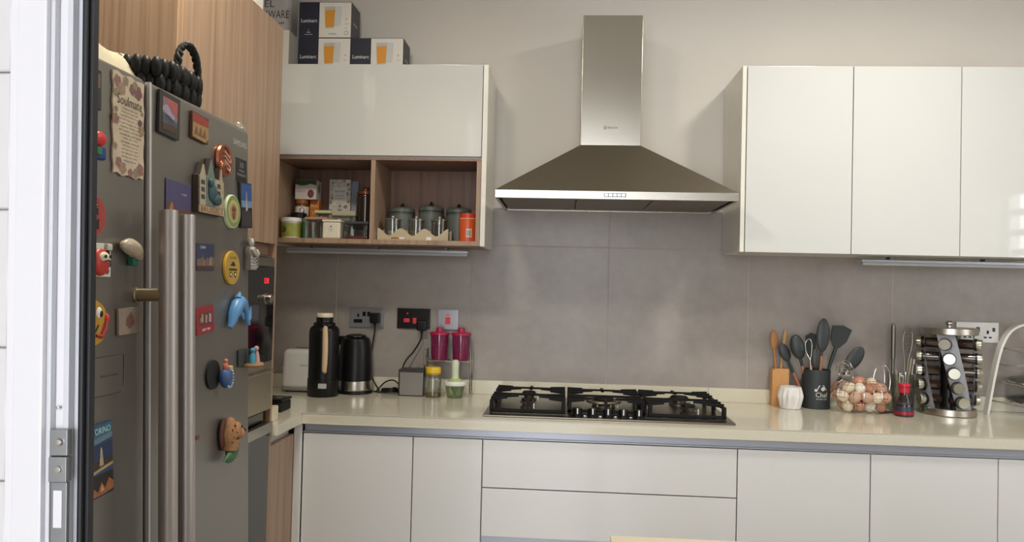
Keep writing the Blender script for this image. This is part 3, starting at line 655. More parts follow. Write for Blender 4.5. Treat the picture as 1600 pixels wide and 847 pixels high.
bm = BM(); rect(bm, on_x(t + .0008, 0, 0), -.01, .0155, .010, .0185); disc(bm, on_x(t + .0008, 0, 0), -.003, -.004, .004); obj('print', bm, C(226, 190, 70), m, True, smooth=0)
# daruma dolls
m = mag('doll_magnet', 'round red roly-poly doll magnet on a white card next to the door frame', -2.158, -.331)
obj('card', box(BM(), (0, -.03, -.027), (.004, .0395, .027), .001), M('pale_card', (206, 212, 200), .6), m, True)
obj('body', ball(BM(), (.012, -.002, -.004), (.010, .021, .022)), M('daruma_red', (188, 50, 40), .4), m, True)
obj('face', ball(BM(), (.016, -.001, .003), (.0085, .014, .010)), M('daruma_face', (224, 208, 176), .5), m, True)
bm = BM(); ball(bm, (.0245, -.006, .005), (.0015, .003, .003), 8, 6); ball(bm, (.0245, .006, .005), (.0015, .003, .003), 8, 6); tube(bm, [(.024, -.007, -.003), (.025, .0, -.001), (.024, .007, -.003)], .0011, 6); obj('eyes_and_beard', bm, INK, m, True)
bm = BM(); rect(bm, on_x(.0045, 0, 0), .024, .002, .036, .018); obj('print', bm, INK, m, True, smooth=0)
bm = BM(); disc(bm, on_x(.0045, 0, 0), .029, -.017, .006, 6); obj('print', bm, C(196, 60, 50), m, True, smooth=0)
obj('lid_knob', box(BM(), (.004, .022, .016), (.010, .036, .027), .002), M('pale_card2', (196, 192, 180), .6), m, True)
obj('wave', ball(BM(), (.006, .026, -.006), (.004, .012, .006)), M('figurine_navy', (40, 62, 104), .5), m, True)
# shell
m = mag('shell_magnet', 'beige clam shell magnet on a green clip, freezer door', -2.070, -.308)
bm = BM()
bmesh.ops.create_uvsphere(bm, u_segments=24, v_segments=12, radius=1)
for v in bm.verts: v.co = Vector((.012 + v.co.x * .012, v.co.y * .032, v.co.z * .014 * (1 + .08 * sin(v.co.y * 22)) - .006 * v.co.y * v.co.y * 1.0))
xform(bm, Matrix.Rotation(-.35, 4, 'X')); obj('shell', bm, M('shell_beige', (186, 172, 148), .35, noise=(90, .25)), m, True)
obj('clip', box(BM(), (0, .004, -.030), (.012, .020, -.010), .003), M('clip_green', (44, 108, 92), .4), m, True)
# smiling face
m, t = badge('smiley_magnet', 'round yellow smiling face magnet half behind the door frame', -2.168, -.431, .0365, C(232, 172, 44), M('yellow_edge', (206, 142, 34), .4), .008)
obj('eye_white', ball(BM(), (t, .012, .016), (.003, .0075, .009)), WHITEP, m, True); obj('pupil', ball(BM(), (t + .0022, .0145, .014), (.0022, .0042, .0055), 12, 8), BLACK, m, True)
obj('mouth', tube(BM(), [(t + .001, .004, -.020), (t + .001, .016, -.022), (t + .001, .026, -.010), (t + .001, .030, .004)], [.002, .004, .005, .002], 8), M('mouth_red', (150, 30, 26), .4), m, True)
obj('smile_line', tube(BM(), [(t + .0006, -.004, -.020), (t + .0006, .004, -.012), (t + .0006, .010, -.004)], .0014, 6), INK, m, True)
obj('tongue', ball(BM(), (t, .033, .006), (.004, .006, .008)), RED, m, True)
card('tile_magnet', 'small square beige tile magnet with red motif, freezer door', -2.064, -.432, .065, .045, M('tile_beige', (150, 134, 120), .7, noise=(160, .2)), .005, .03, [(C(150, 96, 84), [(-.4, -.3), (0, -.6), (.4, -.2), (.3, .3), (.05, .7), (-.15, .35), (-.35, .25)])])
card('postcard_magnet', 'tall night postcard magnet lettered TORINO, low on the freezer door', -2.145, -.651, .065, .116, C(50, 86, 134), .005, .04,
     [(C(60, 124, 160), R4(-.97, .55, .97, .97)), (C(120, 150, 176), [(-.97, .45), (.97, .55), (.97, .7), (-.97, .6)]), (C(44, 66, 116), R4(-.97, .0, .97, .45)), (C(78, 52, 48), R4(-.97, -.22, .97, .02)), (C(214, 196, 160), [(-.12, -.15), (.22, -.15), (.12, .3), (.0, .38)]), (C(214, 184, 120), [(-.97, -.36), (-.2, -.30), (.97, -.22), (.97, -.14), (0, -.2), (-.97, -.28)]), (C(50, 32, 28), R4(-.97, -.97, .97, -.38)), (C(196, 116, 62), [(-.97, -.95), (-.6, -.7), (-.3, -.85), (.0, -.6), (.3, -.8), (.6, -.55), (.97, -.7), (.97, -.9), (.2, -.95)]), (C(236, 184, 110), [(-.1, -.85), (.05, -.65), (.2, -.85)])],
     [('TORINO', .05, .82, .048, .010, M('pale_cyan_ink', (190, 226, 232), .5))])

# ------------------------------------------------------------ black basket with cloth on the fridge
TOPZ = 1.7314 - .012
bk = thing('basket', 'black chunky woven basket with rope handle on top of the fridge', 'basket', (-.622, -1.762, TOPZ - .004), (0, 0, 0))
BKM = M('black_wicker', (12, 11, 11), .5, spec=.3, bump=(200, .2))
bl, bw = .105, .132
NB = 46
def rim_pt(a, e):
    sx = abs(cos(a)) ** .5 * (1 if cos(a) > 0 else -1); sy = abs(sin(a)) ** .5 * (1 if sin(a) > 0 else -1)
    return sx * (bw - .012 + e), sy * (bl - .012 + e)
def rim_at(f, e):
    P = [rim_pt(2 * pi * q / 400, e) for q in range(400)]; L = [0]
    for q in range(400): a, b = P[q], P[(q + 1) % 400]; L.append(L[-1] + hypot(b[0] - a[0], b[1] - a[1]))
    t = (f % 1) * L[-1]; q = max(i for i in range(400) if L[i] <= t); a, b = P[q], P[(q + 1) % 400]; w = (t - L[q]) / max(1e-9, L[q + 1] - L[q])
    return a[0] + (b[0] - a[0]) * w, a[1] + (b[1] - a[1]) * w, b[0] - a[0], b[1] - a[1]
obj('lining', prism(BM(), [rim_pt(2 * pi * q / 48, -.006) for q in range(48)], .01, .066, 'z'), BKM, bk, True)
for row in range(3):
    z = .022 + row * .031; bm = BM()
    for k in range(NB):
        x, y, tx, ty = rim_at((k + .5 * (row % 2)) / NB, .002 + row * .003 + (.004 if k % 2 else 0))
        ball(bm, (x, y, z), (.0118, .0115, .0225), 10, 6, Matrix.Rotation(math.atan2(ty, tx), 4, 'Z'))
    obj('woven_row', bm, BKM, bk, True)
obj('bottom', box(BM(), (-bw + .02, -bl + .02, .003), (bw - .02, bl - .02, .009), .002), BKM, bk, True)
for sx in (1, -1):
    hp = []
    for k in range(25):
        a = pi * k / 24; hp.append((sx * (bw - .004), .044 * cos(a) + .012, .092 + .066 * sin(a) ** .8))
    bm = BM()
    for ph in (0, 2.09, 4.19):
        pts = []
        for k, p in enumerate(hp): w = k * 1.05 + ph; pts.append((p[0] + .0045 * cos(w), p[1] + .0045 * sin(w) * .7, p[2] + .0045 * sin(w)))
        tube(bm, pts, .005, 8)
    obj('handle', bm, BKM, bk, True)
cl = BM(); random.seed(11); NX, NY = 14, 26; grid = []
for i in range(NX):
    row_ = []
    for j in range(NY):
        u, v = i / (NX - 1), j / (NY - 1); e = min(u, 1 - u, v * 1.0, 1 - v) * 4
        row_.append(cl.verts.new((-.75 + u * .225, -2.12 + v * .42, TOPZ + .012 + .084 * min(1, e * 1.3) ** .6 + (.008 * sin(u * 7 + v * 5) + .007 * sin(v * 17 + u * 3)) * min(1, e))))
    grid.append(row_)
for i in range(NX - 1):
    for j in range(NY - 1): cl.faces.new((grid[i][j], grid[i + 1][j], grid[i + 1][j + 1], grid[i][j + 1]))
bmesh.ops.solidify(cl, geom=cl.faces[:], thickness=.004)
tag(obj('cloth', cl, M('cream_cloth', (236, 228, 204), .85, noise=(30, .06)), smooth=60), 'cream cloth crumpled in the black basket on the fridge', 'cloth')
# ------------------------------------------------------------ gas hob
WZ = .9
hb = thing('gas_hob', 'stainless steel gas hob with five burners and black cast iron supports', 'hob', (.49, -.33, WZ))
HX0, HX1, HY0, HY1 = .040, .941, -.578, -.085
HSTEEL = M('hob_steel', (128, 120, 108), .3, 1, noise=(60, .08), stretch=(1, 40, 40))
bm = box(BM(), (HX0, HY0, WZ + .0002), (HX1, HY1, WZ + .007), .002); obj('base_plate', bm, HSTEEL, hb)
for x0_, x1_ in ((HX0 + .03, .352), (.626, HX1 - .03)): obj('spill_tray', box(BM(), (x0_, HY0 + .05, WZ + .0072), (x1_, HY1 - .02, WZ + .0085), .0005), HSTEEL, hb)
def burner(x, y, r, wok=False):
    p = obj('burner', lathe(BM(), [(0, 0), (r * .9, 0), (r * .9, .008), (r * .62, .010), (r * .62, .020), (r * .95, .021), (r, .024), (r, .027), (r * .6, .028), (0, .028)], (x, y, WZ + .0075), 32), M('burner_alu', (120, 112, 100), .4, .9), hb)
    obj('burner_cap', lathe(BM(), [(0, .028), (r * .78, .028), (r * .80, .031), (r * .72, .036), (0, .037)], (x, y, WZ + .0076), 32), IRON, p)
    if wok:
        bm = BM(); tube(bm, [(x + r * 1.30 * cos(a), y + r * 1.30 * sin(a), WZ + .030) for a in [2 * pi * k / 40 for k in range(40)]], .0055, 8, True)
        for a in range(6): box(bm, (x - .003 + r * 1.05 * cos(a * pi / 3), y - .003 + r * 1.05 * sin(a * pi / 3), WZ + .012), (x + .003 + r * 1.05 * cos(a * pi / 3), y + .003 + r * 1.05 * sin(a * pi / 3), WZ + .034))
        obj('wok_ring', bm, M('wok_ring', (156, 148, 130), .35, .9), p)
    obj('spark_plug', cyl(BM(), (x + r * 1.08, y - r * .3, WZ + .0075), (x + r * 1.08, y - r * .3, WZ + .028), .003, n=10), WHITEP, p)
burner(.190, -.19, .034); burner(.190, -.40, .026); burner(.489, -.30, .050, True); burner(.800, -.19, .045); burner(.800, -.41, .034)
def grate(x0, x1, ys, ye, cxs, label_):
    """cast iron pan support: two side rails on feet, cross bars and fingers pointing at the burners"""
    t = WZ + .056; b = t - .013; w = .014
    g_ = obj('pan_support', BM_grate(x0, x1, ys, ye, cxs, t, b, w), IRON, hb, smooth=30)
def BM_grate(x0, x1, ys, ye, cxs, t, b, w):
    bm = BM(); floor_ = WZ + .0086; xm = (x0 + x1) / 2
    for x in (x0, x1 - w):
        box(bm, (x, ys, b), (x + w, ye, t - .004), .0015, 1)
        for y in (ys, ye - .02, (ys + ye) / 2 - .01): box(bm, (x, y, floor_), (x + w, y + .02, b + .002), .0015, 1)
    box(bm, (x0, ye - w, b + .001), (x1, ye, t - .005), .0015, 1); box(bm, (x0, ys, floor_ + .001), (x1, ys + w, floor_ + .012), .0015, 1)
    L = (x1 - x0)
    for y in cxs:
        for y_, ln in ((y, .36), (y - .055, .22), (y + .055, .22)):
            prism(bm, [(x0, b), (x0 + L * ln, t - .006), (x0 + L * ln, t), (x0, t + .002)], y_ - .0055, y_ + .0055, 'y')
            prism(bm, [(x1, b), (x1 - L * ln, t - .006), (x1 - L * ln, t), (x1, t + .002)], y_ - .0055, y_ + .0055, 'y')
    box(bm, (x0, (ys + ye) / 2 - .004, b), (x1, (ys + ye) / 2 + .004, t - .004), .001, 1)
    prism(bm, [(ye, b), (ye - .10, t - .004), (ye - .105, t + .008), (ye - .085, t + .001), (ye, t)], xm - .0055, xm + .0055, 'x')
    prism(bm, [(ys, floor_), (ys + .008, t - .003), (ys + .07, t), (ys + .07, t - .008), (ys + .012, b - .006), (ys + .014, floor_)], xm - .0055, xm + .0055, 'x')
    return bm
grate(.058, .338, -.515, -.115, (-.19, -.40), 'l'); grate(.347, .632, -.475, -.115, (-.19, -.40), 'm'); grate(.641, .921, -.515, -.115, (-.19, -.41), 'r')
for k in range(5):
    x = .382 + k * .0555
    kn = obj('knob', lathe(BM(), [(0, 0), (.0205, 0), (.0205, .004), (.0175, .006), (.0165, .026), (.015, .028), (0, .028)], (x, -.527, WZ + .0072), 24), BLACK, hb)
    obj('knob_mark', box(BM(), (x - .0022, -.5475, WZ + .016), (x + .0022, -.5415, WZ + .0362), .0005), WHITEP, kn)
    if k < 4: obj('knob_glint', box(BM(), (x + .0225, -.540, WZ + .0072), (x + .033, -.516, WZ + .010), .001), CHROME, hb)  # chrome bars added between the knobs, standing in for glints on the steel

# ------------------------------------------------------------ left counter corner
t = thing('toaster', 'white two-slice toaster in the corner behind the black flask', 'toaster', (-.763, -.085, WZ))
bm = box(BM(), (-.108, -.062, .012), (.108, .062, .183), .022, 5)
for v in bm.verts: v.co.x *= 1.04 - .05 * v.co.z / .183; v.co.y *= 1.03 - .06 * v.co.z / .183
obj('body', bm, WHITEP, t, True, smooth=60)
obj('base', box(BM(), (-.112, -.064, .005), (.112, .064, .022), .006), M('toaster_grey', (150, 150, 148), .4), t, True)
for y in (-.022, .022): obj('slot', box(BM(), (-.08, y - .009, .1825), (.08, y + .009, .1842)), BLACK, t, True)
obj('lever', box(BM(), (-.124, -.016, .09), (-.108, .016, .102), .003), WHITEP, t, True)
bm = letter(BM(), 'PHILIPS', on_y(-.012, -.0643, .115), .030, .0055); obj('lettering', bm, M('grey_lettering', (90, 90, 92), .4), t, True, smooth=0)
for x in (-.09, .09):
    for y in (-.04, .04): obj('foot', lathe(BM(), [(0, 0), (.009, 0), (.009, .006), (0, .006)], (x, y, 0), 12), BLACK, t, True)

t = thing('vacuum_flask', 'tall black vacuum flask with white cap and beige handle', 'flask', (-.668, -.217, WZ))
obj('body', lathe(BM(), [(0, 0), (.060, 0), (.0635, .006), (.0635, .072), (.0615, .074), (.0615, .268), (.058, .282), (.050, .289), (.045, .291), (.045, .302), (.036, .305), (.0345, .307), (.0345, .326), (0, .326)], n=40), BLACK, t, True)
obj('cap', lathe(BM(), [(0, .3262), (.0335, .3262), (.0345, .330), (.0345, .339), (.032, .343), (0, .3435)], n=36), CREAM, t, True)
bm = tube(BM(), [(.022, -.056, .286), (.024, -.068, .278), (.027, -.074, .24), (.028, -.075, .19), (.027, -.074, .14), (.025, -.069, .112), (.024, -.056, .106)], [.009, .0105, .0115, .0115, .011, .010, .008], 12)
for v in bm.verts: v.co.y = -.062 + (v.co.y + .062) * .75
obj('handle', bm, M('beige_handle', (206, 178, 142), .45), t, True)
obj('sticker', box(BM(), (.0, -.0655, .038), (.034, -.0600, .058), .0005), M('silver_sticker', (206, 206, 206), .3, .3), t, True)

t = thing('electric_kettle', 'black electric kettle with steel band beside the flask', 'kettle', (-.566, -.098, WZ))
obj('base', lathe(BM(), [(0, 0), (.076, 0), (.078, .004), (.076, .012), (.07, .014), (0, .014)], n=36), BLACK, t, True)
obj('band', lathe(BM(), [(0, .0145), (.0715, .0145), (.0725, .02), (.0725, .052), (.0715, .0545), (0, .0545)], n=40), STEEL, t, True)
obj('body', lathe(BM(), [(0, .055), (.0722, .055), (.0715, .11), (.068, .18), (.064, .214), (.058, .232), (.045, .240), (0, .241)], n=40), BLACK, t, True)
obj('lid', lathe(BM(), [(0, .2412), (.044, .2412), (.042, .247), (.025, .251), (0, .252)], n=32), BLACK, t, True)
obj('spout', prism(BM(), [(-.016, .205), (.016, .205), (.013, .241), (-.013, .241)], -.074, -.045, 'x'), BLACK, t, True)
obj('handle', tube(BM(), [(.0, .035, .238), (.0, .058, .230), (.0, .066, .18), (.0, .068, .11), (.0, .066, .075)], [.010, .010, .010, .010, .008], 10), BLACK, t, True)

# ------------------------------------------------------------ wall sockets
def plate(name, label, x0, x1, z0, z1, mat, cat='socket'):
    t = thing(name, label, cat, ((x0 + x1) / 2, -.0045, z0))
    obj('plate', box(BM(), (x0, -.013, z0), (x1, -.0045, z1), .003), mat, t); return t
SOCKM = M('socket_steel', (136, 134, 136), .35, .3)
YP = -.0135
t = plate('double_socket', 'steel double wall socket with a black plug above the kettle', -.6216, -.469, 1.1755, 1.2635, SOCKM)
for x in (-.583, -.507):
    bm = BM(); box(bm, (x - .004, YP - .0005, 1.222), (x + .004, YP + .002, 1.236)); box(bm, (x - .02, YP - .0005, 1.202), (x - .008, YP + .002, 1.208)); box(bm, (x + .006, YP - .0005, 1.202), (x + .018, YP + .002, 1.208)); obj('pin_holes', bm, BLACK, t)
for x in (-.556, -.535): obj('rocker', box(BM(), (x - .007, YP - .003, 1.226), (x + .007, YP + .002, 1.246), .001), BLACK, t)
obj('socket_block', box(BM(), (-.602, YP - .0008, 1.196), (-.564, YP + .002, 1.212), .001), BLACK, t)
def plug(name, label, x, z, path):
    p = thing(name, label, 'plug', (x, -.03, z - .02))
    bm = box(BM(), (x - .022, -.05, z - .02), (x + .022, -.0145, z + .024), .006, 3); obj('body', bm, BLACK, p)
    obj('strain_relief', tube(BM(), [(x, -.034, z - .018), (x, -.034, z - .034)], [.007, .004], 10), BLACK, p)
    obj('cord', tube(BM(), path, .0032, 8), BLACK, p); return p
def smooth_path(pts, n=8):
    P = [Vector(p) for p in pts]; out = []
    for i in range(len(P) - 1):
        a, b, c, d = P[max(i - 1, 0)], P[i], P[i + 1], P[min(i + 2, len(P) - 1)]
        for k in range(n):
            s = k / n; out.append(.5 * ((2 * b) + (c - a) * s + (2 * a - 5 * b + 4 * c - d) * s * s + (3 * b - a - 3 * c + d) * s ** 3))
    out.append(P[-1]); return out
plug('kettle_plug', 'black plug and cord in the steel socket above the kettle', -.502, 1.218, smooth_path([(-.502, -.034, 1.186), (-.503, -.032, 1.16), (-.512, -.028, 1.10), (-.520, -.024, 1.03), (-.515, -.022, .97), (-.495, -.024, .93), (-.47, -.05, .9045)]))
t = plate('double_socket', 'black double wall socket with glowing red switches', -.4087, -.2605, 1.1755, 1.2655, M('black_plate', (30, 24, 24), .25))
REDG = M('red_glow', (215, 52, 50), .4, emit=.05)
obj('rocker', box(BM(), (-.378, YP - .003, 1.204), (-.352, YP + .002, 1.221), .001), REDG, t); obj('rocker', box(BM(), (-.338, YP - .003, 1.199), (-.322, YP + .002, 1.224), .001), REDG, t); obj('neon', lathe(BM(), [(0, YP - .002), (.004, YP - .001), (.004, YP + .002), (0, YP + .002)], (-.362, 0, 1.243), 12, 'y'), REDG, t)
plug('adapter_plug', 'black plug and cord in the socket with red switches', -.293, 1.190, smooth_path([(-.293, -.034, 1.158), (-.297, -.034, 1.13), (-.325, -.034, 1.08), (-.352, -.05, 1.045), (-.363, -.075, 1.015), (-.364, -.092, .99)]))
t = plate('cooker_switch', 'square steel wall switch with red rocker above the magenta bottles', -.2287, -.1358, 1.1755, 1.2650, M('switch_steel', (170, 168, 174), .3, .4), 'switch')
obj('rocker', box(BM(), (-.193, YP - .004, 1.201), (-.171, YP + .002, 1.232), .001), REDG, t); obj('neon_window', box(BM(), (-.19, YP - .001, 1.240), (-.174, YP + .002, 1.243)), RED, t)
t = plate('double_socket', 'white double wall socket behind the white lid rack', 1.972, 2.144, 1.185, 1.270, WHITEP)
for x in (2.017, 2.099):
    bm = BM(); box(bm, (x - .004, YP - .0008, 1.222), (x + .004, YP + .002, 1.236)); box(bm, (x - .016, YP - .0008, 1.204), (x - .005, YP + .002, 1.210)); box(bm, (x + .005, YP - .0008, 1.204), (x + .016, YP + .002, 1.210)); obj('pin_holes', bm, BLACK, t)
obj('rocker', box(BM(), (2.052, YP - .003, 1.229), (2.066, YP + .002, 1.25), .001), M('dark_rocker', (40, 44, 56), .3), t); obj('rocker', box(BM(), (2.118, YP - .003, 1.232), (2.128, YP + .002, 1.248), .001), M('dark_rocker2', (40, 44, 56), .3), t)

# ------------------------------------------------------------ small things left of the hob
t = thing('speaker_box', 'small black cube box with a mirror steel front and cord', 'box', (-.312, -.108, WZ))
obj('body', box(BM(), (-.054, -.042, 0), (.054, .042, .112), .003), M('dark_box', (46, 40, 38), .4), t, True)
obj('front_panel', box(BM(), (-.047, -.0436, .004), (.051, -.0415, .100), .001), M('mirror_steel', (160, 157, 154), .2, .45), t, True)
cr = smooth_path([(-.366, -.09, .93), (-.40, -.08, .955), (-.44, -.075, .945), (-.478, -.075, .9037)], 8)
cd = thing('cord_coil', 'black cord coiled on the worktop between kettle and box', 'cord', (-.42, -.08, WZ))
obj('cord', tube(BM(), cr, .003, 8), BLACK, cd)
bm = BM(); pts = []
for k in range(60): a = k * .34; pts.append((-.415 + .034 * cos(a) + .004 * sin(k * .4), -.085 + .024 * sin(a), WZ + .004 + .0003 * k))
obj('coil', tube(bm, pts, .003, 8), BLACK, cd)
obj('tail', tube(BM(), smooth_path([(-.49, -.07, .9035), (-.46, -.085, .9035), (-.43, -.07, .9035), (-.372, -.075, .906)]), .003, 8), BLACK, cd)

t = thing('glass_jar', 'small clear glass jar with yellow lid under the bottle rack', 'jar', (-.219, -.14, WZ))
obj('glass', lathe(BM(), [(0, .001), (.031, .001), (.035, .006), (.035, .072), (.031, .088), (.0285, .094), (.0285, .1)]), CLEAR, t, True, recalc=True)
obj('contents', lathe(BM(), [(0, .003), (.030, .003), (.033, .007), (.033, .016), (0, .016)]), M('amber_contents', (150, 124, 84), .5), t, True)
obj('lid', lathe(BM(), [(0, .1005), (.031, .1005), (.0318, .103), (.0318, .121), (.029, .125), (0, .1255)], rfun=lambda k, z: 1 + .012 * (k % 2)), M('yellow_lid', (226, 190, 44), .4), t, True)
obj('rim', lathe(BM(), [(.0285, .094), (.0325, .0945), (.0325, .0995), (.0285, .1)]), M('amber_rim', (172, 140, 60), .4), t, True)

t = thing('food_chopper', 'clear bowl hand chopper with white ring and pale green handle', 'chopper', (-.125, -.145, WZ))
obj('bowl', lathe(BM(), [(0, .0005), (.029, .0005), (.033, .004), (.041, .048), (.0425, .052)]), glass('green_glass', (206, 218, 190), .15, .10, (170, 190, 140)), t, True)
obj('ring', lathe(BM(), [(0, .0522), (.045, .0522), (.0475, .056), (.0475, .066), (.045, .070), (0, .070)]), WHITEP, t, True)
obj('collar', lathe(BM(), [(0, .0702), (.031, .0702), (.028, .075), (.018, .080), (0, .080)]), M('pale_green', (176, 196, 130), .4), t, True)
obj('handle', lathe(BM(), [(0, .08), (.0165, .08), (.0145, .1), (.0155, .13), (.0165, .145), (.012, .157), (0, .160)]), M('milky_green', (206, 212, 186), .35), t, True)
obj('blade_hub', lathe(BM(), [(0, .006), (.004, .006), (.005, .02), (.016, .038), (.02, .0515), (0, .0515)]), M('leaf_plastic', (120, 160, 50), .4), t, True)

t = thing('wire_rack', 'small chrome wire shelf holding two magenta bottles', 'rack', (-.168, -.058, WZ))
rx, ry = .099, .034
for x in (-rx, rx):
    for y in (-ry, ry): obj('post', tube(BM(), [(x, y, 0), (x, y, .185), (x * .97, y, .195)], .003, 8), CHROME, t, True)
    obj('side_rail', tube(BM(), [(x, -ry, .165), (x, ry, .165)], .002, 8), CHROME, t, True); obj('side_rail', tube(BM(), [(x, -ry, .03), (x, ry, .03)], .002, 8), CHROME, t, True)
obj('shelf_rim', tube(BM(), [(-rx, -ry, .146), (rx, -ry, .146), (rx, ry, .146), (-rx, ry, .146)], .0026, 8, True), CHROME, t, True)
for k in range(8): obj('shelf_wire', tube(BM(), [(-rx + .022 * (k + 1), -ry, .147), (-rx + .022 * (k + 1), ry, .147)], .0015, 6), CHROME, t, True)
MAG = glass('magenta_plastic', (206, 110, 150), .10, .40, (160, 60, 110))
def bottle(x, label, fill, fz):
    t = thing('drink_bottle', label, 'bottle', (x, -.062, WZ + .1490), group='magenta bottles on the wire rack')
    obj('cup', lathe(BM(), [(0, 0), (.031, 0), (.034, .004), (.0385, .105), (.0385, .108)]), MAG, t, True)
    obj('drink', lathe(BM(), [(0, .002), (.0305, .002), (.033, .006), (.033 + fz * .04, fz), (0, fz)]), fill, t, True)
    obj('lid', lathe(BM(), [(0, .1082), (.0425, .1082), (.0435, .111), (.0425, .117), (.036, .120), (0, .120)]), M('crimson_lid', (176, 26, 76), .35), t, True)
    obj('spout', lathe(BM(), [(0, .1202), (.016, .1202), (.015, .136), (.012, .140), (0, .1405)]), MATS['crimson_lid'], t, True)
bottle(-.209, 'magenta lidded bottle on the left of the wire rack', M('crimson_drink', (150, 22, 62), .4), .062)
bottle(-.115, 'magenta lidded bottle on the right of the wire rack', M('red_drink', (196, 44, 62), .4), .036)
# on the short arm of the worktop
t = thing('black_tray', 'small black gadget on the worktop corner beside the oven', 'gadget', (-.735, -.60, WZ))
obj('body', box(BM(), (-.055, -.05, 0), (.055, .05, .036), .006), BLACKM, t, True); obj('lid', box(BM(), (-.057, -.052, .0365), (.057, .052, .046), .004), BLACK, t, True); obj('button', box(BM(), (.02, -.02, .0462), (.04, .0, .049), .001), GREYP, t, True)
t = thing('cream_block', 'small cream plastic holder at the worktop edge beside the oven', 'holder', (-.672, -.815, WZ))
obj('body', box(BM(), (-.034, -.03, 0), (.034, .03, .05), .004), CREAM, t, True); obj('notch', box(BM(), (-.02, -.032, .028), (-.004, -.0295, .048), .001), M('notch_brown', (190, 170, 140), .5), t, True)
t = thing('white_canister', 'white canister half hidden behind the oven cabinet edge', 'canister', (-.965, -.30, WZ))
obj('body', lathe(BM(), [(0, 0), (.05, 0), (.052, .004), (.052, .112), (0, .112)]), WHITEP, t, True); obj('lid', lathe(BM(), [(0, .1122), (.06, .1122), (.062, .118), (.056, .126), (0, .128)]), WHITEP, t, True)
# ------------------------------------------------------------ right of the hob
WOODL = M('bamboo', (206, 152, 92), .5, noise=(60, .18), stretch=(8, 8, .6))
WOODS = M('spoon_wood', (172, 118, 66), .5, noise=(60, .2), stretch=(8, 8, .6))
t = thing('utensil_block', 'tan bamboo holder with two wooden spoons against the wall', 'utensil holder', (1.238, -.046, WZ))
obj('body', prism(BM(), [(-.034, 0), (.034, 0), (.034, .155), (-.024, .155), (-.034, .143)], -.022, .022, 'y'), WOODL, t, True, smooth=0)
def spoon(name, label, mat, base, top, bowl, r=.005, up=None):
    t = thing(name, label, 'utensil', base)
    obj('handle', tube(BM(), [(0, 0, 0), tuple(Vector(top) * .5), top], [r, r * 1.1, r], 10), mat, t, True)
    bm = ball(BM(), (0, 0, 0), bowl[0]); xform(bm, Matrix.Translation(bowl[1]) @ Matrix.Rotation(bowl[2], 4, 'Y')); obj('bowl', bm, bowl[3] if len(bowl) > 3 else mat, t, True); return t
spoon('wooden_spoon', 'brown wooden spoon in the bamboo holder', WOODS, (1.222, -.046, WZ + .156), (-.008, 0, .09), ((.0165, .006, .042), (-.008, 0, .118), -.05))
spoon('wooden_spatula', 'slim pale wooden spatula in the bamboo holder', WOODL, (1.244, -.046, WZ + .156), (.008, 0, .10), ((.0075, .006, .045), (.012, 0, .118), .08), .004)
t = thing('white_pot', 'small white pleated ceramic pot beside the bamboo holder', 'pot', (1.262, -.125, WZ))
obj('pot', lathe(BM(), [(0, 0), (.036, 0), (.040, .003), (.0485, .045), (.049, .055), (.0415, .09), (.038, .0905), (.041, .05), (.034, .01), (0, .01)], n=28, rfun=lambda k, z: (1.03 if k % 2 else .93) if .006 < z < .084 else 1), M('white_ceramic', (228, 224, 220), .4), t, True, smooth=0)
CRK = M('charcoal_crock', (44, 50, 52), .55)
CX, CY = 1.378, -.080
t = thing('utensil_crock', 'dark round utensil crock lettered Chef full of kitchen tools', 'utensil holder', (CX, CY, WZ))
obj('crock', lathe(BM(), [(0, 0), (.053, 0), (.056, .004), (.056, .158), (.0545, .160), (.0525, .158), (.0525, .008), (0, .008)], n=40), CRK, t, True)
def on_cyl(r, a0, cz): return lambda a, b: (r * sin(a0 + a / r), -r * cos(a0 + a / r), cz + b)
bm = BM(); letter(bm, 'Chef', on_cyl(.0568, .12, .060), .050, .020); letter(bm, 'kitchen club', on_cyl(.0568, .12, .043), .044, .006)
for a0, L in ((-.022, .034), (.018, .036)):
    f = on_cyl(.0568, .12, .078); bm2 = [(a0, .0), (a0 + .003, .0), (a0 + .003 + (.012 if a0 < 0 else -.014), L * .6), (a0 + (.010 if a0 < 0 else -.016), L * .6)]
    poly(bm, f, bm2)
disc(bm, on_cyl(.0568, .12, .078), -.024, .0, .006, 12); disc(bm, on_cyl(.0568, .12, .078), .004, .006, .008, 14)
obj('lettering', bm, M('pale_print', (206, 204, 200), .6), t, True, smooth=0)
TOOL = M('charcoal_silicone', (46, 52, 52), .45)
HND = M('beech_handle', (176, 112, 74), .5, noise=(60, .15), stretch=(8, 8, .6))
def tool(name, label, x, y, tilt, hl, head, headmat=TOOL, hmat=HND, shaft=None):
    """a tool standing in the crock: handle inside, neck and head above; local z along the tool"""
    t = thing(name, label, 'utensil', (CX + x, CY + y, WZ + .012), (0, tilt, 0))
    obj('handle', tube(BM(), [(0, 0, 0), (0, 0, hl)], [.008, .0065], 10), hmat, t, True)
    obj('head', head, headmat, t, True); return t
def ladle_head(z0, z1, r, tall, thick=.010):
    bm = tube(BM(), [(0, 0, z0), (0, 0, z1)], [.006, .006], 10); ball(bm, (0, -.004, z1 + tall * .8), (r, thick, tall)); return bm
def turner_head(z0, z1, w, h):
    bm = tube(BM(), [(0, 0, z0), (0, 0, z1)], [.006, .008], 10)
    P = [(-.012, z1 - .005), (.012, z1 - .005), (w * .85, z1 + h * .35), (w, z1 + h), (.0, z1 + h * 1.08), (-w, z1 + h * .92), (-w * .8, z1 + h * .3)]
    prism(bm, P, -.003, .003, 'y'); return bm
tool('spoon', 'tall charcoal spoon with wooden handle, highest in the crock', .002, -.022, .05, .205, ladle_head(.2, .235, .027, .070))
tool('turner', 'charcoal spatula with fan-shaped blade in the crock', .012, .022, .30, .15, turner_head(.15, .255, .040, .085))
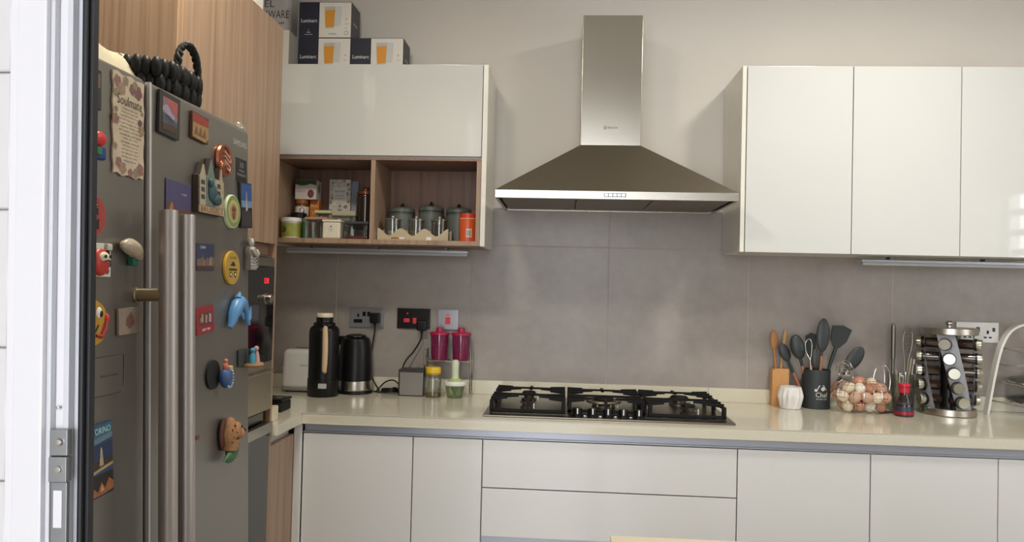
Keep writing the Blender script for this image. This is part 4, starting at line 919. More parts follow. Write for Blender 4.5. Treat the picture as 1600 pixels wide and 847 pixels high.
tool('ladle', 'charcoal spoon leaning far right over the egg basket', .020, .002, .60, .12, ladle_head(.12, .19, .030, .058))
tool('spaghetti_server', 'charcoal ladle leaning left out of the crock', -.016, -.004, -.26, .165, ladle_head(.165, .205, .030, .052, .018))
tool('slotted_spoon', 'charcoal slotted spoon behind the leaning ladle in the crock', -.030, .020, -.42, .14, ladle_head(.14, .20, .022, .040))
tool('basting_brush', 'short dark silicone scraper in the middle of the crock', -.004, -.034, -.06, .12, ladle_head(.12, .158, .018, .042))
tool('spatula', 'charcoal spatula between the tall spoon and the fan-shaped one', -.008, .032, -.02, .16, turner_head(.16, .20, .022, .09))
t = thing('tongs', 'thin steel whisk with looped wire top in the crock', 'utensil', (CX - .018, CY - .038, WZ + .012), (.0, -.10, 0))
obj('handle', tube(BM(), [(0, 0, 0), (0, 0, .19)], .003, 8), CHROME, t, True)
obj('loop', tube(BM(), smooth_path([(0, 0, .19), (-.014, 0, .225), (-.012, 0, .262), (.004, 0, .275), (.012, 0, .255), (.008, 0, .22), (.001, 0, .19)], 6), .0018, 8), CHROME, t, True)

# wire hen basket with eggs
EX, EY, EZ = 1.530, -.165, WZ + .072
t = thing('egg_basket', 'chrome wire hen-shaped basket full of eggs', 'basket', (EX, EY, WZ))
ea, eb, ec = .110, .078, .071
def ring_at(z):
    s = math.sqrt(max(0.02, 1 - ((z - .072) / ec) ** 2 * .93)); return ea * s, eb * s
for z in (.003, .018, .040, .064, .090, .112, .130):
    a_, b_ = ring_at(z); obj('wire_ring', tube(BM(), [(a_ * cos(q), b_ * sin(q), z) for q in [2 * pi * k / 36 for k in range(36)]], .0011, 6, True), CHROME, t, True)
for k in range(18):
    q = 2 * pi * k / 18; pts = []
    for z in [.003 + .127 * j / 9 for j in range(10)]:
        a_, b_ = ring_at(z); pts.append((a_ * cos(q), b_ * sin(q), z))
    obj('wire_rib', tube(BM(), pts, .0009, 6), CHROME, t, True)
random.seed(5)
bm = BM()
for k in range(9):
    c = Vector((-.062 + random.uniform(-.012, .012), -.01 + random.uniform(-.015, .015), .165 + random.uniform(-.022, .022))); r1 = random.uniform(.014, .03); th_ = random.uniform(0, pi); ph_ = random.uniform(-.6, .6)
    pts = [c + Vector((r1 * cos(q) * cos(th_) - r1 * .6 * sin(q) * sin(ph_), r1 * cos(q) * sin(th_) * .6, r1 * sin(q) * cos(ph_))) for q in [2 * pi * j / 20 for j in range(20)]]
    tube(bm, pts, .0009, 6, True)
obj('wire_neck', bm, CHROME, t, True)
obj('wire_beak', tube(BM(), smooth_path([(-.06, -.02, .19), (-.09, -.03, .20), (-.10, -.035, .165), (-.085, -.04, .135), (-.108, -.045, .105), (-.118, -.05, .085), (-.098, -.055, .08)], 6), .0016, 8), CHROME, t, True)
obj('wire_tail', tube(BM(), smooth_path([(.045, .0, .13), (.055, .0, .175), (.08, .0, .195), (.104, .0, .175), (.112, 0, .13), (.108, 0, .09)], 6), .0013, 8), CHROME, t, True)
obj('wire_tail', tube(BM(), smooth_path([(.03, .0, .135), (.05, .0, .16), (.078, .0, .19), (.088, .0, .165), (.09, 0, .12)], 6), .0011, 8), CHROME, t, True)
EGGC = [('pale cream egg in the wire hen basket', (222, 204, 178)), ('light pinkish-brown egg in the wire hen basket', (200, 158, 132)), ('darker terracotta-brown egg in the wire hen basket', (184, 128, 100)), ('white egg in the wire hen basket', (232, 222, 206))]
eggbm = []
bm = BM(); bmesh.ops.create_uvsphere(bm, u_segments=16, v_segments=10, radius=1)
for v in bm.verts:
    k = 1 - .12 * v.co.z; v.co = Vector((v.co.x * .0215 * k, v.co.y * .0215 * k, v.co.z * .0262))
egg_me = bpy.data.meshes.new('egg'); bm.to_mesh(egg_me); bm.free()
for p in egg_me.polygons: p.use_smooth = True
spots = []
for x in (-.062, -.018, .026, .068): spots += [(x, -.020, .030), (x, .026, .030)]
for x in (-.082, -.040, .003, .046, .086):
    spots += [(x, -.043 if abs(x) < .06 else -.022, .066), (x, .0, .064), (x, .043 if abs(x) < .06 else .024, .066)]
for x in (-.058, -.016, .028, .066): spots += [(x, -.022, .100), (x, .024, .101)]
spots += [(-.012, .0, .124), (.040, .004, .118)]
order = [0, 1, 2, 0, 3, 1, 2, 1, 0, 2, 1, 1, 3, 0, 1, 2, 1, 0, 2, 1, 1, 1, 3, 0, 1, 3, 1, 2, 2, 1, 1, 2, 0, 1, 1]
random.seed(9); meshes = {}
def egg_label(i, c):
    x, y, z = spots[i]; L = [('bottom', .02, .045), ('middle', .05, .08), ('upper', .09, .110), ('topmost', .111, .2)]
    lay = [n for n, a, b in L if a <= z <= b][0]
    rw = 'front' if y < -.012 else ('back' if y > .012 else 'centre')
    def key(j): return [n for n, a, b in L if a <= spots[j][2] <= b][0], ('front' if spots[j][1] < -.012 else ('back' if spots[j][1] > .012 else 'centre'))
    same = sorted([j for j in range(len(spots)) if key(j) == (lay, rw)], key=lambda j: spots[j][0])
    pos = ['first', 'second', 'third', 'fourth', 'fifth', 'sixth'][same.index(i)]
    return '%s egg, %s from left in the %s of the %s layer, wire hen basket' % (EGGC[c][0].split(' egg')[0], pos, rw, lay)
for i, (x, y, z) in enumerate(spots):
    c = order[i % len(order)]
    if c not in meshes:
        mm = egg_me.copy(); mm.materials.append(M('eggshell_%s' % 'abcd'[c], EGGC[c][1], .5, noise=(60, .06))); meshes[c] = mm
    o = bpy.data.objects.new('egg', meshes[c]); COL.objects.link(o); o.location = (EX + x, EY + y, WZ + z)
    o.rotation_euler = (random.uniform(-1.2, 1.2), random.uniform(-1.2, 1.2), 0); tag(o, egg_label(i, c), 'egg', 'eggs in the wire hen basket')

# glass tumbler with steel tools
GX, GY = 1.722, -.078
t = thing('glass_tumbler', 'clear glass tumbler holding steel tools behind the sauce bottle', 'tumbler', (GX, GY, WZ))
obj('glass', lathe(BM(), [(0, .001), (.046, .001), (.048, .004), (.052, .150), (.050, .150), (.046, .008), (0, .008)], n=36), CLEAR, t, True)
DST = M('dark_steel', (120, 114, 106), .35, .9)
def stick(name, label, x, y, rot, build):
    t = thing(name, label, 'utensil', (GX + x, GY + y, WZ + .010), rot)
    for nm, bm, mt in build: obj(nm, bm, mt, t, True)
stick('sharpening_steel', 'tall straight steel rod standing in the glass tumbler', -.034, .0, (0, .0, 0), [('rod', tube(BM(), [(0, 0, 0), (0, 0, .20), (0, 0, .202), (0, 0, .335), (0, 0, .35)], [.0065, .0065, .009, .009, .004], 12), DST)])
bm = BM()
for s in (-1, 1):
    tube(bm, smooth_path([(s * .004, 0, .14), (s * .008, 0, .20), (s * .018, 0, .26), (s * .016, 0, .31), (s * .004, 0, .335)], 5), .003, 8)
for k in range(7): tube(bm, [(-.016 + .002 * (k % 2), 0, .23 + k * .014), (0, -.006, .238 + k * .014), (.016, 0, .226 + k * .015)], .0016, 6)
stick('whisk', 'chrome wire whisk with latticed head in the glass tumbler', .006, -.010, (0, .05, 0), [('handle', tube(BM(), [(0, 0, 0), (0, 0, .15)], [.006, .005], 10), CHROME), ('head', bm, DST)])
stick('peeler', 'flat steel peeler leaning in the glass tumbler', .030, -.006, (0, .12, 0), [('blade', box(BM(), (-.008, -.002, .12), (.008, .002, .205), .001), CHROME), ('handle', box(BM(), (-.006, -.004, 0), (.006, .004, .12), .002), DST)])
stick('skewer', 'thin pale stick leaning in the glass tumbler', .014, .014, (0, .16, 0), [('rod', tube(BM(), [(0, 0, 0), (0, 0, .2)], .004, 8), M('pale_stick', (170, 160, 134), .5)), ('tip', tube(BM(), [(0, 0, .2), (0, 0, .21)], [.004, .001], 8), M('pale_stick', (170, 160, 134)))])
stick('skewer', 'short pale stick leaning left in the glass tumbler', .0, .02, (0, -.08, 0), [('rod', tube(BM(), [(0, 0, 0), (0, 0, .15)], .005, 8), MATS['pale_stick']), ('tip', tube(BM(), [(0, 0, .15), (0, 0, .158)], [.005, .002], 8), MATS['pale_stick'])])
t = thing('spoon_rest', 'flat dark steel utensil lying in front of the glass tumbler', 'utensil', (1.648, -.158, WZ))
obj('blade', box(BM(), (-.045, -.012, 0), (.03, .012, .008), .003), DST, t, True); obj('tip', box(BM(), (.0305, -.009, .001), (.042, .009, .007), .002), RED, t, True)
# sauce bottle
t = thing('sauce_bottle', 'small dark soy sauce bottle with red cap before the spice carousel', 'bottle', (1.672, -.222, WZ))
obj('bottle', lathe(BM(), [(0, 0), (.034, 0), (.036, .004), (.0355, .012), (.034, .02), (.030, .045), (.023, .068), (.017, .082), (.0165, .092), (0, .092)]), M('soy_brown', (34, 16, 12), .06, coat=.6), t, True)
obj('label', lathe(BM(), [(.0345, .020), (.0348, .0202), (.0275, .056), (.0272, .056)]), M('soy_label', (44, 48, 62), .4), t, True)
obj('label_band', lathe(BM(), [(.0362, .008), (.0368, .009), (.0358, .019), (.0352, .0195)]), M('soy_red', (150, 24, 46), .4), t, True)
obj('cap', lathe(BM(), [(0, .0922), (.019, .0922), (.0195, .096), (.0185, .116), (.0235, .118), (.0235, .125), (.0215, .128), (0, .128)]), M('soy_cap', (190, 26, 48), .35), t, True)

# revolving spice rack
SX, SY = 1.886, -.128
t = thing('spice_carousel', 'round steel spice carousel with slanted panels of jars', 'spice rack', (SX, SY, WZ))
obj('base', lathe(BM(), [(0, 0), (.098, 0), (.102, .003), (.102, .026), (.099, .029), (0, .029)], n=48), STEEL, t, True)
obj('top', lathe(BM(), [(0, .322), (.101, .322), (.104, .325), (.104, .347), (.101, .350), (0, .350)], n=48), STEEL, t, True)
obj('knob', lathe(BM(), [(0, .3505), (.008, .3505), (.008, .358), (.014, .364), (.014, .370), (.008, .376), (0, .377)]), STEEL, t, True)
obj('core', lathe(BM(), [(0, .0292), (.030, .0292), (.030, .3218), (0, .3218)]), BLACK, t, True)
PAN = M('panel_steel_plain', (200, 200, 206), .4)
def ang(col, z): return col - .40 + .80 * (1 - (z - .03) / .29)      # twists to the right going down
for col in (-.24, 1.30, 2.87, -1.80):
    bm = BM(); rows = []
    for j in range(11):
        z = .0292 + .2925 * j / 10; a = ang(col, z); l, r = a - .30, a + .42; R_ = .092
        rows.append([bm.verts.new((R_ * sin(q), -R_ * cos(q), z)) for q in (l, r)])
    for j in range(10): bm.faces.new((rows[j][0], rows[j][1], rows[j + 1][1], rows[j + 1][0]))
    bmesh.ops.solidify(bm, geom=bm.faces[:], thickness=.0025)
    obj('panel', bm, PAN, t, True)
CAPM = M('spice_cap', (190, 186, 170), .25, .9)
JG = glass('spice_glass', (150, 130, 110), .14, .45, (70, 52, 40))
first = None; rn = ['top', 'second', 'third', 'fourth', 'bottom']
for col, cn in ((-.24, 'front panel of the carousel'), (1.30, 'right side of the carousel'), (-1.80, 'left side of the carousel')):
    for j in range(5):
        z = .285 - j * .0565; a = ang(col, z) - .05
        lab = 'spice jar with steel lid, %s in the %s' % (rn[j], cn)
        if first is None:
            first = thing('spice_jar', lab, 'jar', (0, 0, 0), group='spice jars in the carousel')
            obj('glass', lathe(BM(), [(0, -.034), (.018, -.034), (.020, -.037), (.020, -.091), (0, -.091)], (0, 0, 0), 20, 'y'), JG, first, True)
            obj('collar', lathe(BM(), [(0, -.0912), (.0245, -.0912), (.0245, -.098), (0, -.098)], (0, 0, 0), 24, 'y'), BLACK, first, True)
            obj('lid', lathe(BM(), [(0, -.0982), (.0222, -.0982), (.0225, -.101), (.0215, -.1145), (.0205, -.116), (0, -.116)], (0, 0, 0), 24, 'y'), CAPM, first, True)
            parts = [c for c in first.children]; o = first
        else:
            o = first.copy(); COL.objects.link(o)
            for c in parts:
                d = c.copy(); COL.objects.link(d); d.parent = o
            o['label'] = lab
        o.location = (SX, SY, WZ + z); o.rotation_euler = (0, 0, a)

# white arched rack with pan lids at the right edge
t = thing('lid_rack', 'white arched rack with wire rungs at the right edge', 'rack', (2.20, -.095, WZ))
WHM = M('white_metal', (226, 222, 214), .35)
arch = smooth_path([(-.148, 0, .0), (-.132, 0, .10), (-.112, 0, .21), (-.090, 0, .29), (-.055, 0, .345), (0, 0, .368), (.055, 0, .345), (.09, 0, .29), (.112, 0, .21), (.132, 0, .10), (.148, 0, 0)], 6)
bm = BM(); ra = []
for i, p in enumerate(arch):
    d = (arch[min(i + 1, len(arch) - 1)] - arch[max(i - 1, 0)]).normalized(); nrm = Vector((-d.z, 0, d.x))
    ra.append([bm.verts.new(p + nrm * s + Vector((0, y, 0))) for s, y in ((.0045, -.016), (.0045, .016), (-.0045, .016), (-.0045, -.016))])
for a_, b_ in zip(ra, ra[1:]):
    for k in range(4): bm.faces.new((a_[k], a_[(k + 1) % 4], b_[(k + 1) % 4], b_[k]))
bm.faces.new(ra[0]); bm.faces.new(ra[-1])
obj('arch', bm, WHM, t, True, smooth=40)
for k, z in enumerate((.045, .125, .195, .262)):
    w = .135 - z * .14
    obj('rung', tube(BM(), smooth_path([(-w, .012, z + .012), (-w * .5, -.035, z), (w * .2, -.075, z - .012), (w, -.08, z - .014)], 6), .0022, 8), DST, t, True)
    obj('rung', tube(BM(), [(-w, .01, z + .006), (w, .01, z + .006)], .002, 8), CHROME, t, True)
LIDG = glass('lid_glass', (200, 200, 190), .2, .15, (150, 146, 136))
for k, (z, lab) in enumerate(((.137, 'glass pan lid with black knob on the upper rung of the arched rack'), (.058, 'glass pan lid with black knob on the lower rung of the arched rack'))):
    l = thing('pan_lid', lab, 'pan lid', (2.235, -.085, WZ + z), (.10, 0, 0), group='pan lids in the arched rack')
    obj('glass', lathe(BM(), [(.088, 0), (.07, .010), (.04, .017), (.012, .020)], n=40), LIDG, l, True)
    obj('rim', tube(BM(), [(.089 * cos(q), .089 * sin(q), 0) for q in [2 * pi * i / 40 for i in range(40)]], .003, 8, True), CHROME, l, True)
    obj('knob', lathe(BM(), [(0, .0205), (.010, .0205), (.012, .028), (.017, .034), (.016, .041), (0, .043)]), BLACK, l, True)

# ------------------------------------------------------------ things in the open shelves (board top z = 1.5485)
S = 1.5490
def tub(name, label, cat, x, y, prof, mat, lidp, lidm, extra=(), n=32, z=S, group=None):
    t = thing(name, label, cat, (x, y, z), group=group)
    obj('body', lathe(BM(), prof, n=n), mat, t, True); obj('lid', lathe(BM(), lidp, n=n), lidm, t, True)
    for nm, bm, mt in extra: obj(nm, bm, mt, t, True)
    return t
LABG = M('lime_label', (164, 168, 80), .5, noise=(40, .3))
tub('tub', 'white lidded tub with lime green label at the left of the shelf', 'tub', -.806, -.262, [(0, 0), (.036, 0), (.038, .003), (.0395, .068), (0, .068)], M('tub_cream', (214, 210, 176), .5), [(0, .0682), (.0425, .0682), (.0425, .082), (.041, .0845), (0, .085)], WHITEP,
    [('label', lathe(BM(), [(.0390, .008), (.0396, .0082), (.0404, .062), (.0398, .062)]), LABG), ('print', disc(BM(), on_cyl(.0408, -.5, .036), 0, 0, .014, 14), M('olive_print', (84, 92, 50), .6))])
tub('jar', 'black lidded jar behind the lime green tub', 'jar', -.806, -.180, [(0, 0), (.03, 0), (.031, .09), (0, .09)], CLEAR, [(0, .0902), (.034, .0902), (.034, .110), (.030, .114), (0, .115)], BLACK)
tub('bottle', 'small green bottle between the lime tub and the clear box', 'bottle', -.752, -.252, [(0, 0), (.012, 0), (.013, .07), (0, .07)], M('bottle_green', (50, 92, 54), .3), [(0, .0702), (.009, .0702), (.009, .086), (0, .087)], M('cap_green', (90, 130, 80), .4), n=20)
def cbox(name, label, cat, x, y, w, d, h, lidh, lidm, bodym=CLEAR, extra=(), z=S):
    t = thing(name, label, cat, (x, y, z))
    obj('body', box(BM(), (-w / 2, -d / 2, 0), (w / 2, d / 2, h - lidh), .006, 3), bodym, t, True)
    obj('lid', box(BM(), (-w / 2 - .002, -d / 2 - .002, h - lidh + .0002), (w / 2 + .002, d / 2 + .002, h), .004, 3), lidm, t, True)
    for nm, bm, mt in extra: obj(nm, bm, mt, t, True)
    return t
cbox('food_box', 'clear food box with dusty pink lid on the lower shelf', 'food box', -.692, -.262, .088, .075, .088, .012, M('dusty_pink', (176, 130, 112), .5))
cbox('gift_box', 'small cream card box with a dark printed emblem', 'box', -.6225, -.285, .072, .060, .077, .010, M('cream_card', (222, 214, 192), .6), M('cream_card_side', (218, 210, 188), .6), [('print', letter(letter(disc(BM(), on_y(0, -.0305, .045), 0, .004, .003, 10), 'THE TEA', on_y(0, -.0305, .038), .018, .0035), 'CLUB', on_y(0, -.0305, .032), .012, .0035), INK)])
cbox('clip_box', 'clear clip-lid box with black latch and red contents', 'food box', -.521, -.272, .096, .075, .072, .012, M('smoky_lid', (70, 68, 70), .3), CLEAR, [('latch', box(BM(), (-.012, -.0415, .040), (.032, -.0382, .060), .002), BLACK), ('contents', box(BM(), (-.044, -.034, .002), (.044, .034, .014), .003), M('red_contents', (150, 52, 48), .6, noise=(200, .5)))])
t = thing('carton', 'low brown carton at the back of the left shelf under the orange box', 'carton', (-.785, -.125, S))
obj('body', box(BM(), (-.055, -.05, 0), (.055, .05, .098), .001), M('brown_carton', (130, 92, 62), .7), t, True); obj('tape', box(BM(), (-.056, -.015, .0972), (.056, .015, .0986)), M('tape', (170, 130, 86), .4), t, True)
tub('honey_jar', 'honey jar with amber lid and white label in the left shelf', 'jar', -.803, -.148, [(0, 0), (.026, 0), (.028, .004), (.028, .048), (.023, .056), (0, .056)], M('honey', (120, 66, 26), .15), [(0, .0562), (.027, .0562), (.027, .072), (.025, .0735), (0, .074)], M('amber_lid', (146, 92, 44), .35),
    [('label', lathe(BM(), [(.0281, .006), (.0287, .0062), (.0287, .044), (.0281, .0442)]), PAPER), ('print', disc(BM(), on_cyl(.0292, .3, .026), 0, 0, .011, 16, .014), M('maroon_print', (110, 32, 30), .5))], z=S + .0988)
t = thing('orange_box', 'small orange packet with white lettering beside the honey jar', 'box', (-.752, -.122, S + .0988))
obj('body', box(BM(), (-.020, -.02, 0), (.020, .02, .074), .001), M('orange_card', (196, 112, 42), .6), t, True); obj('lettering', letter(BM(), 'MUG', on_y(0, -.0207, .05), .03, .012), M('cream_ink', (232, 206, 150), .6), t, True, smooth=0); obj('lettering', letter(BM(), '77', on_y(0, -.0207, .018), .018, .012), MATS['cream_ink'], t, True, smooth=0)
t = thing('tea_box', 'white tea box with green top on the honey jar and packet', 'box', (-.782, -.135, S + .1735))
obj('body', box(BM(), (-.046, -.035, 0), (.046, .035, .083), .001), M('tea_card', (206, 196, 190), .6), t, True)
obj('green_panel', poly(BM(), on_y(0, -.0355, 0), [(-.0455, .082), (.0455, .082), (.0455, .060), (.020, .066), (.0, .060), (-.02, .058), (-.0455, .064)]), M('tea_green', (58, 86, 50), .6, noise=(60, .5)), t, True, smooth=0)
obj('print', disc(BM(), on_y(0, -.0358, 0), .022, .024, .014, 14, .018), M('berry_print', (128, 66, 62), .6, noise=(120, .5)), t, True, smooth=0)
obj('lettering', letter(BM(), 'herbal tea', on_y(-.02, -.0357, .034), .034, .007), M('rose_ink', (130, 80, 90), .6), t, True, smooth=0)
obj('side_print', disc(BM(), on_x(.0463, 0, 0), 0, .05, .014, 14, .02), M('grey_flower', (150, 140, 140), .6), t, True, smooth=0)
cbox('food_box', 'small clear box with pale green lid behind the pink-lidded box', 'food box', -.690, -.185, .070, .06, .124, .014, M('pale_green_lid', (196, 204, 152), .4))
cbox('food_box', 'wider clear box with beige lid under the floral packet', 'food box', -.602, -.180, .098, .07, .123, .022, M('beige_lid', (186, 176, 150), .4))
FLOR = M('floral_paper', (220, 214, 204), .7, noise=(70, .35))
t = thing('floral_packet', 'upright floral paper packet at the back of the left shelf', 'packet', (-.655, -.088, S))
obj('body', box(BM(), (-.047, -.012, 0), (.047, .012, .270), .002), FLOR, t, True)
random.seed(21)
for k in range(34):
    a, b = random.uniform(-.042, .042), random.uniform(.12, .264)
    if abs(a) < .03 and .168 < b < .24: continue
    bm = BM()
    for q in range(4): disc(bm, on_y(0, -.0124 - q * .00004, 0), a + .0035 * cos(q * 1.57), b + .0035 * sin(q * 1.57), .0032, 8)
    obj('flower', bm, M('flower_%d' % (k % 4), [(120, 130, 96), (176, 140, 140), (96, 112, 120), (150, 150, 110)][k % 4], .7), t, True, smooth=0)
obj('panel', poly(BM(), on_y(0, -.0127, 0), [(-.03, .17), (.03, .17), (.03, .235), (-.03, .235)]), PAPER, t, True, smooth=0)
obj('lettering', letter(letter(letter(BM(), 'Earl Grey', on_y(0, -.0131, .218), .045, .013), 'loose leaf', on_y(0, -.0131, .2), .036, .006), 'fine black tea', on_y(0, -.0131, .188), .04, .005), M('green_ink', (70, 90, 70), .6), t, True, smooth=0)
t = thing('blue_packet', 'narrow pale blue packet peeping out behind the floral packet', 'packet', (-.597, -.072, S))
obj('body', box(BM(), (-.018, -.008, 0), (.018, .008, .258), .001), M('blue_card', (146, 152, 160), .6), t, True); obj('seal', box(BM(), (-.018, -.003, .2582), (.018, .003, .266)), MATS['blue_card'], t, True)
tub('large_jar', 'tall dark jar with copper lid beside the shelf divider', 'jar', -.522, -.170, [(0, 0), (.036, 0), (.039, .004), (.039, .185), (.034, .195), (0, .195)], M('dark_jar', (46, 36, 32), .12, coat=.4), [(0, .1952), (.037, .1952), (.038, .199), (.037, .207), (.028, .211), (.012, .213), (.012, .222), (.016, .227), (0, .229)], M('copper_lid', (132, 78, 56), .3, .6))
CANM = M('grey_canister', (100, 104, 98), .45)
for x, h, lab in ((-.375, .150, 'grey lidded canister on the left of the right shelf'), (-.250, .158, 'grey lidded canister in the middle of the right shelf'), (-.131, .151, 'grey lidded canister behind the orange tin')):
    tub('canister', lab, 'canister', x, -.118, [(0, 0), (.050, 0), (.052, .003), (.052, h - .032), (0, h - .032)], CANM, [(0, h - .0318), (.054, h - .0318), (.0545, h - .022), (.053, h - .008), (.044, h - .001), (.012, h), (0, h)], M('canister_lid', (88, 94, 88), .4),
        [('knob', tube(BM(), [(-.006, 0, h), (-.004, 0, h + .010), (0, 0, h + .017), (.004, 0, h + .010), (.006, 0, h)], .004, 8), BLACK), ('seam', lathe(BM(), [(.0548, h - .026), (.0553, h - .0255), (.0553, h - .023), (.0548, h - .0225)]), BLACK)], group='grey canisters in the right shelf')
t = thing('jar_stand', 'cream wavy-edged stand holding three small glass jars', 'stand', (-.293, -.240, S))
W = .145
top = [(-W + 2 * W * k / 36, .034 + .015 * cos(2 * pi * (k / 36) * 3.0)) for k in range(37)]
for y in (-.050, .044): obj('wavy_board', prism(BM(), [(-W, 0), (W, 0)] + top[::-1], y, y + .006, 'y'), M('stand_cream', (182, 167, 136), .55), t, True, smooth=0)
obj('floor_board', box(BM(), (-W, -.0438, 0), (W, .0438, .006)), MATS['stand_cream'], t, True)
obj('label', box(BM(), (-.088, -.0512, .006), (-.058, -.0501, .012)), M('amber_tag', (150, 104, 40), .5), t, True); obj('label', box(BM(), (-.054, -.0512, .005), (-.034, -.0501, .013)), PAPER, t, True); obj('label', box(BM(), (.056, -.0512, .002), (.076, -.0501, .015)), PAPER, t, True)
for x, lab, c in ((-.388, 'small glass jar of white grains in the wavy stand', (206, 200, 190)), (-.290, 'small glass jar of pale powder in the middle of the wavy stand', (160, 146, 116)), (-.193, 'small glass jar of dark tea in the wavy stand', (52, 38, 30))):
    h0 = .062 if c[0] < 60 else .034
    tub('spice_pot', lab, 'jar', x, -.236, [(0, 0), (.030, 0), (.033, .003), (.033, .078), (.031, .078), (.031, .004), (0, .004)], CLEAR, [(0, .0782), (.036, .0782), (.036, .083), (.03, .086), (0, .087)], glass('lid_clear', (200, 200, 190), .2, .3, (170, 166, 150)),
        [('contents', lathe(BM(), [(0, .0045), (.030, .0045), (.030, h0), (0, h0 + .003)]), M('contents_%d' % c[0], c, .8, noise=(200, .3))), ('knob', ball(BM(), (0, 0, .092), .0055, 12, 8), M('knob_glass', (190, 176, 160), .2)), ('spoon', tube(BM(), [(.02, -.0335, .045), (.02, -.0345, .085)], .0015, 6), CHROME)], z=S + .0065, group='glass jars in the wavy stand')
tub('tin', 'orange-red lidded tin at the right end of the shelf', 'tin', -.0725, -.262, [(0, 0), (.0345, 0), (.0355, .002), (.0355, .094), (0, .094)], M('orange_tin', (214, 92, 44), .35), [(0, .0942), (.0345, .0942), (.0345, .108), (.0335, .114), (.028, .116), (0, .116)], M('red_tin_lid', (206, 66, 40), .35),
    [('label', poly(BM(), lambda a, b: (.0358 * sin(.25 + a / .0358), -.0358 * cos(.25 + a / .0358), b), [(-.011, .018), (0, .018), (.011, .018), (.011, .052), (0, .052), (-.011, .052)]), PAPER), ('barcode', letter(BM(), 'IIIII', on_cyl(.0361, .25, .034), .016, .024), INK), ('side_print', poly(BM(), lambda a, b: (.0358 * sin(-1.0 + a / .0358), -.0358 * cos(-1.0 + a / .0358), b), [(-.008, .01), (.008, .01), (.008, .046), (-.008, .046)]), M('tin_dark', (120, 60, 34), .5)), ('rim_line', lathe(BM(), [(.0356, .0925), (.0361, .093), (.0361, .0945), (.0356, .095)]), M('cream_line', (226, 200, 160), .4))])

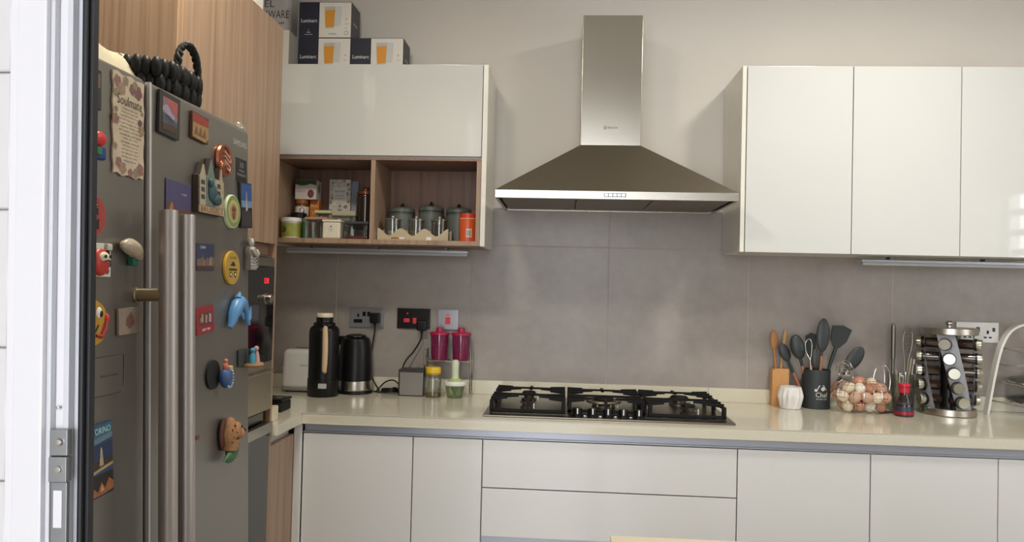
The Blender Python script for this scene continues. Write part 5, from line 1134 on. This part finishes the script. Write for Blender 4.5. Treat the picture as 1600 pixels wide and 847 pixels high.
# ------------------------------------------------------------ boxes on top of the left cabinet
TZ = Z1 + .0003
DGR = M('box_side_grey', (84, 82, 86), .6)
ORJ = M('orange_juice', (222, 150, 40), .5)
def lum(x0, z0, label):
    w, d, h = .2255, .135, .1515; t = thing('glassware_box', label, 'box', (x0 + w / 2, -.122, z0), group='boxed drinking glasses on the left cabinet')
    obj('carton', box(BM(), (-w / 2, -d / 2, 0), (w / 2, d / 2, h), .001), DGR, t, True)
    y = -d / 2 - .0004; x1 = -w / 2
    obj('navy_panel', rect(BM(), on_y(0, y, 0), x1 + .0004, .001, x1 + .088, h - .001), NAVY, t, True, smooth=0)
    obj('white_panel', rect(BM(), on_y(0, y, 0), x1 + .0884, .001, w / 2 - .0004, h - .001), PAPER, t, True, smooth=0)
    obj('lettering', letter(BM(), 'Luminarc', on_y(x1 + .045, y - .0003, .073), .070, .016), WINK, t, True, smooth=0)
    bm = BM(); rect(bm, on_y(0, y - .0003, 0), x1 + .034, .022, x1 + .052, .0235); rect(bm, on_y(0, y - .0003, 0), x1 + .0425, .024, x1 + .0435, .036); rect(bm, on_y(0, y - .0003, 0), x1 + .026, .013, x1 + .060, .0145); obj('emblem', bm, WINK, t, True, smooth=0)
    gx = x1 + .135
    f2 = on_y(0, y - .0003, 0)
    obj('glass_picture', poly(BM(), f2, [(gx - .002, .046), (gx + .046, .050), (gx + .050, .134), (gx + .0, .134)]), M('pale_glass_print', (206, 206, 204), .6), t, True, smooth=0)
    obj('glass_picture', poly(BM(), on_y(0, y - .0006, 0), [(gx - .020, .040), (gx + .018, .042), (gx + .022, .132), (gx - .025, .132)]), M('glass_print', (190, 188, 184), .6), t, True, smooth=0)
    obj('juice_picture', poly(BM(), on_y(0, y - .0009, 0), [(gx - .019, .046), (gx - .008, .044), (gx + .017, .048), (gx + .0205, .118), (gx - .0235, .116)]), ORJ, t, True, smooth=0)
    bm = BM(); letter(bm, '6', on_y(w / 2 - .020, y - .0003, .080), .006, .010); obj('lettering', bm, M('red_ink', (190, 60, 60), .6), t, True, smooth=0)
    bm = BM(); letter(bm, 'verres', on_y(w / 2 - .020, y - .0003, .058), .014, .004); letter(bm, 'glasses', on_y(w / 2 - .020, y - .0003, .040), .014, .004); letter(bm, 'AMBRE', on_y(gx + .01, y - .0003, .016), .036, .007); tube(bm, [(w / 2 - .020 + .008 * cos(q), y - .0002, .020 + .008 * sin(q)) for q in [2 * pi * k / 16 for k in range(16)]], .0009, 5, True); obj('lettering', bm, M('grey_ink', (120, 116, 116), .6), t, True, smooth=0)
    obj('side_lettering', letter(BM(), 'Luminarc', on_x(w / 2 + .0004, .0, .075), .06, .014), WINK, t, True, smooth=0)
    obj('top_edge', box(BM(), (-w / 2, -d / 2 + .001, h + .0002), (w / 2, d / 2, h + .0012)), NAVY, t, True)
lum(-.8265, TZ, 'lower left box of drinking glasses on the left cabinet')
lum(-.6000, TZ, 'lower right box of drinking glasses on the left cabinet')
lum(-.8265, TZ + .1540, 'box of drinking glasses stacked on top of the other two')
t = thing('white_box', 'narrow white box standing left of the glassware boxes', 'box', (-.852, -.215, TZ))
obj('body', box(BM(), (-.026, -.08, 0), (.024, .055, .150), .001), M('white_carton', (212, 208, 196), .6), t, True); obj('side_panel', box(BM(), (.0242, -.078, .001), (.0250, .054, .148)), M('grey_carton', (150, 148, 144), .6), t, True)
t = thing('packaging_bag', 'grey lettered package standing in the corner above the cabinets', 'package', (-.985, -.09, TZ))
bm = box(BM(), (-.10, -.05, 0), (.10, .06, .42), .03, 4); obj('body', bm, M('grey_pack', (190, 188, 190), .6), t, True)
bm = BM(); letter(bm, 'COOKWARE', on_y(.0, -.0506, .272), .19, .034); letter(bm, 'kitchen set', on_y(.03, -.0506, .236), .09, .014); letter(bm, 'STEEL', on_y(-.03, -.0506, .318), .12, .03); obj('lettering', bm, M('dark_grey_ink', (70, 68, 72), .6), t, True, smooth=0)
t = thing('paper_box', 'white box on top of the tall oak cabinet', 'box', (-.80, -1.06, 2.2204))
obj('body', box(BM(), (-.13, -.12, 0), (.13, .12, .16), .002), PAPER, t, True); obj('lid', box(BM(), (-.133, -.123, .1602), (.133, .123, .19), .002), PAPER, t, True)
# ------------------------------------------------------------ table in the foreground
t = thing('table', 'cream topped kitchen table in the foreground at the bottom edge', 'table', (.95, -1.72, 0))
obj('top', box(BM(), (-.498, -.35, .722), (.50, .3515, .75), .004), M('cream_table', (226, 214, 186), .3, coat=.2), t, True)
for x in (-.44, .44):
    for y in (-.30, .30): obj('leg', tube(BM(), [(x, y, 0), (x, y, .722)], [.018, .024], 12), WHITEP, t, True)
bm = BM(); box(bm, (-.44, -.315, .66), (.44, -.295, .7215)); box(bm, (-.44, .295, .66), (.44, .315, .7215)); obj('apron', bm, WHITEP, t, True)
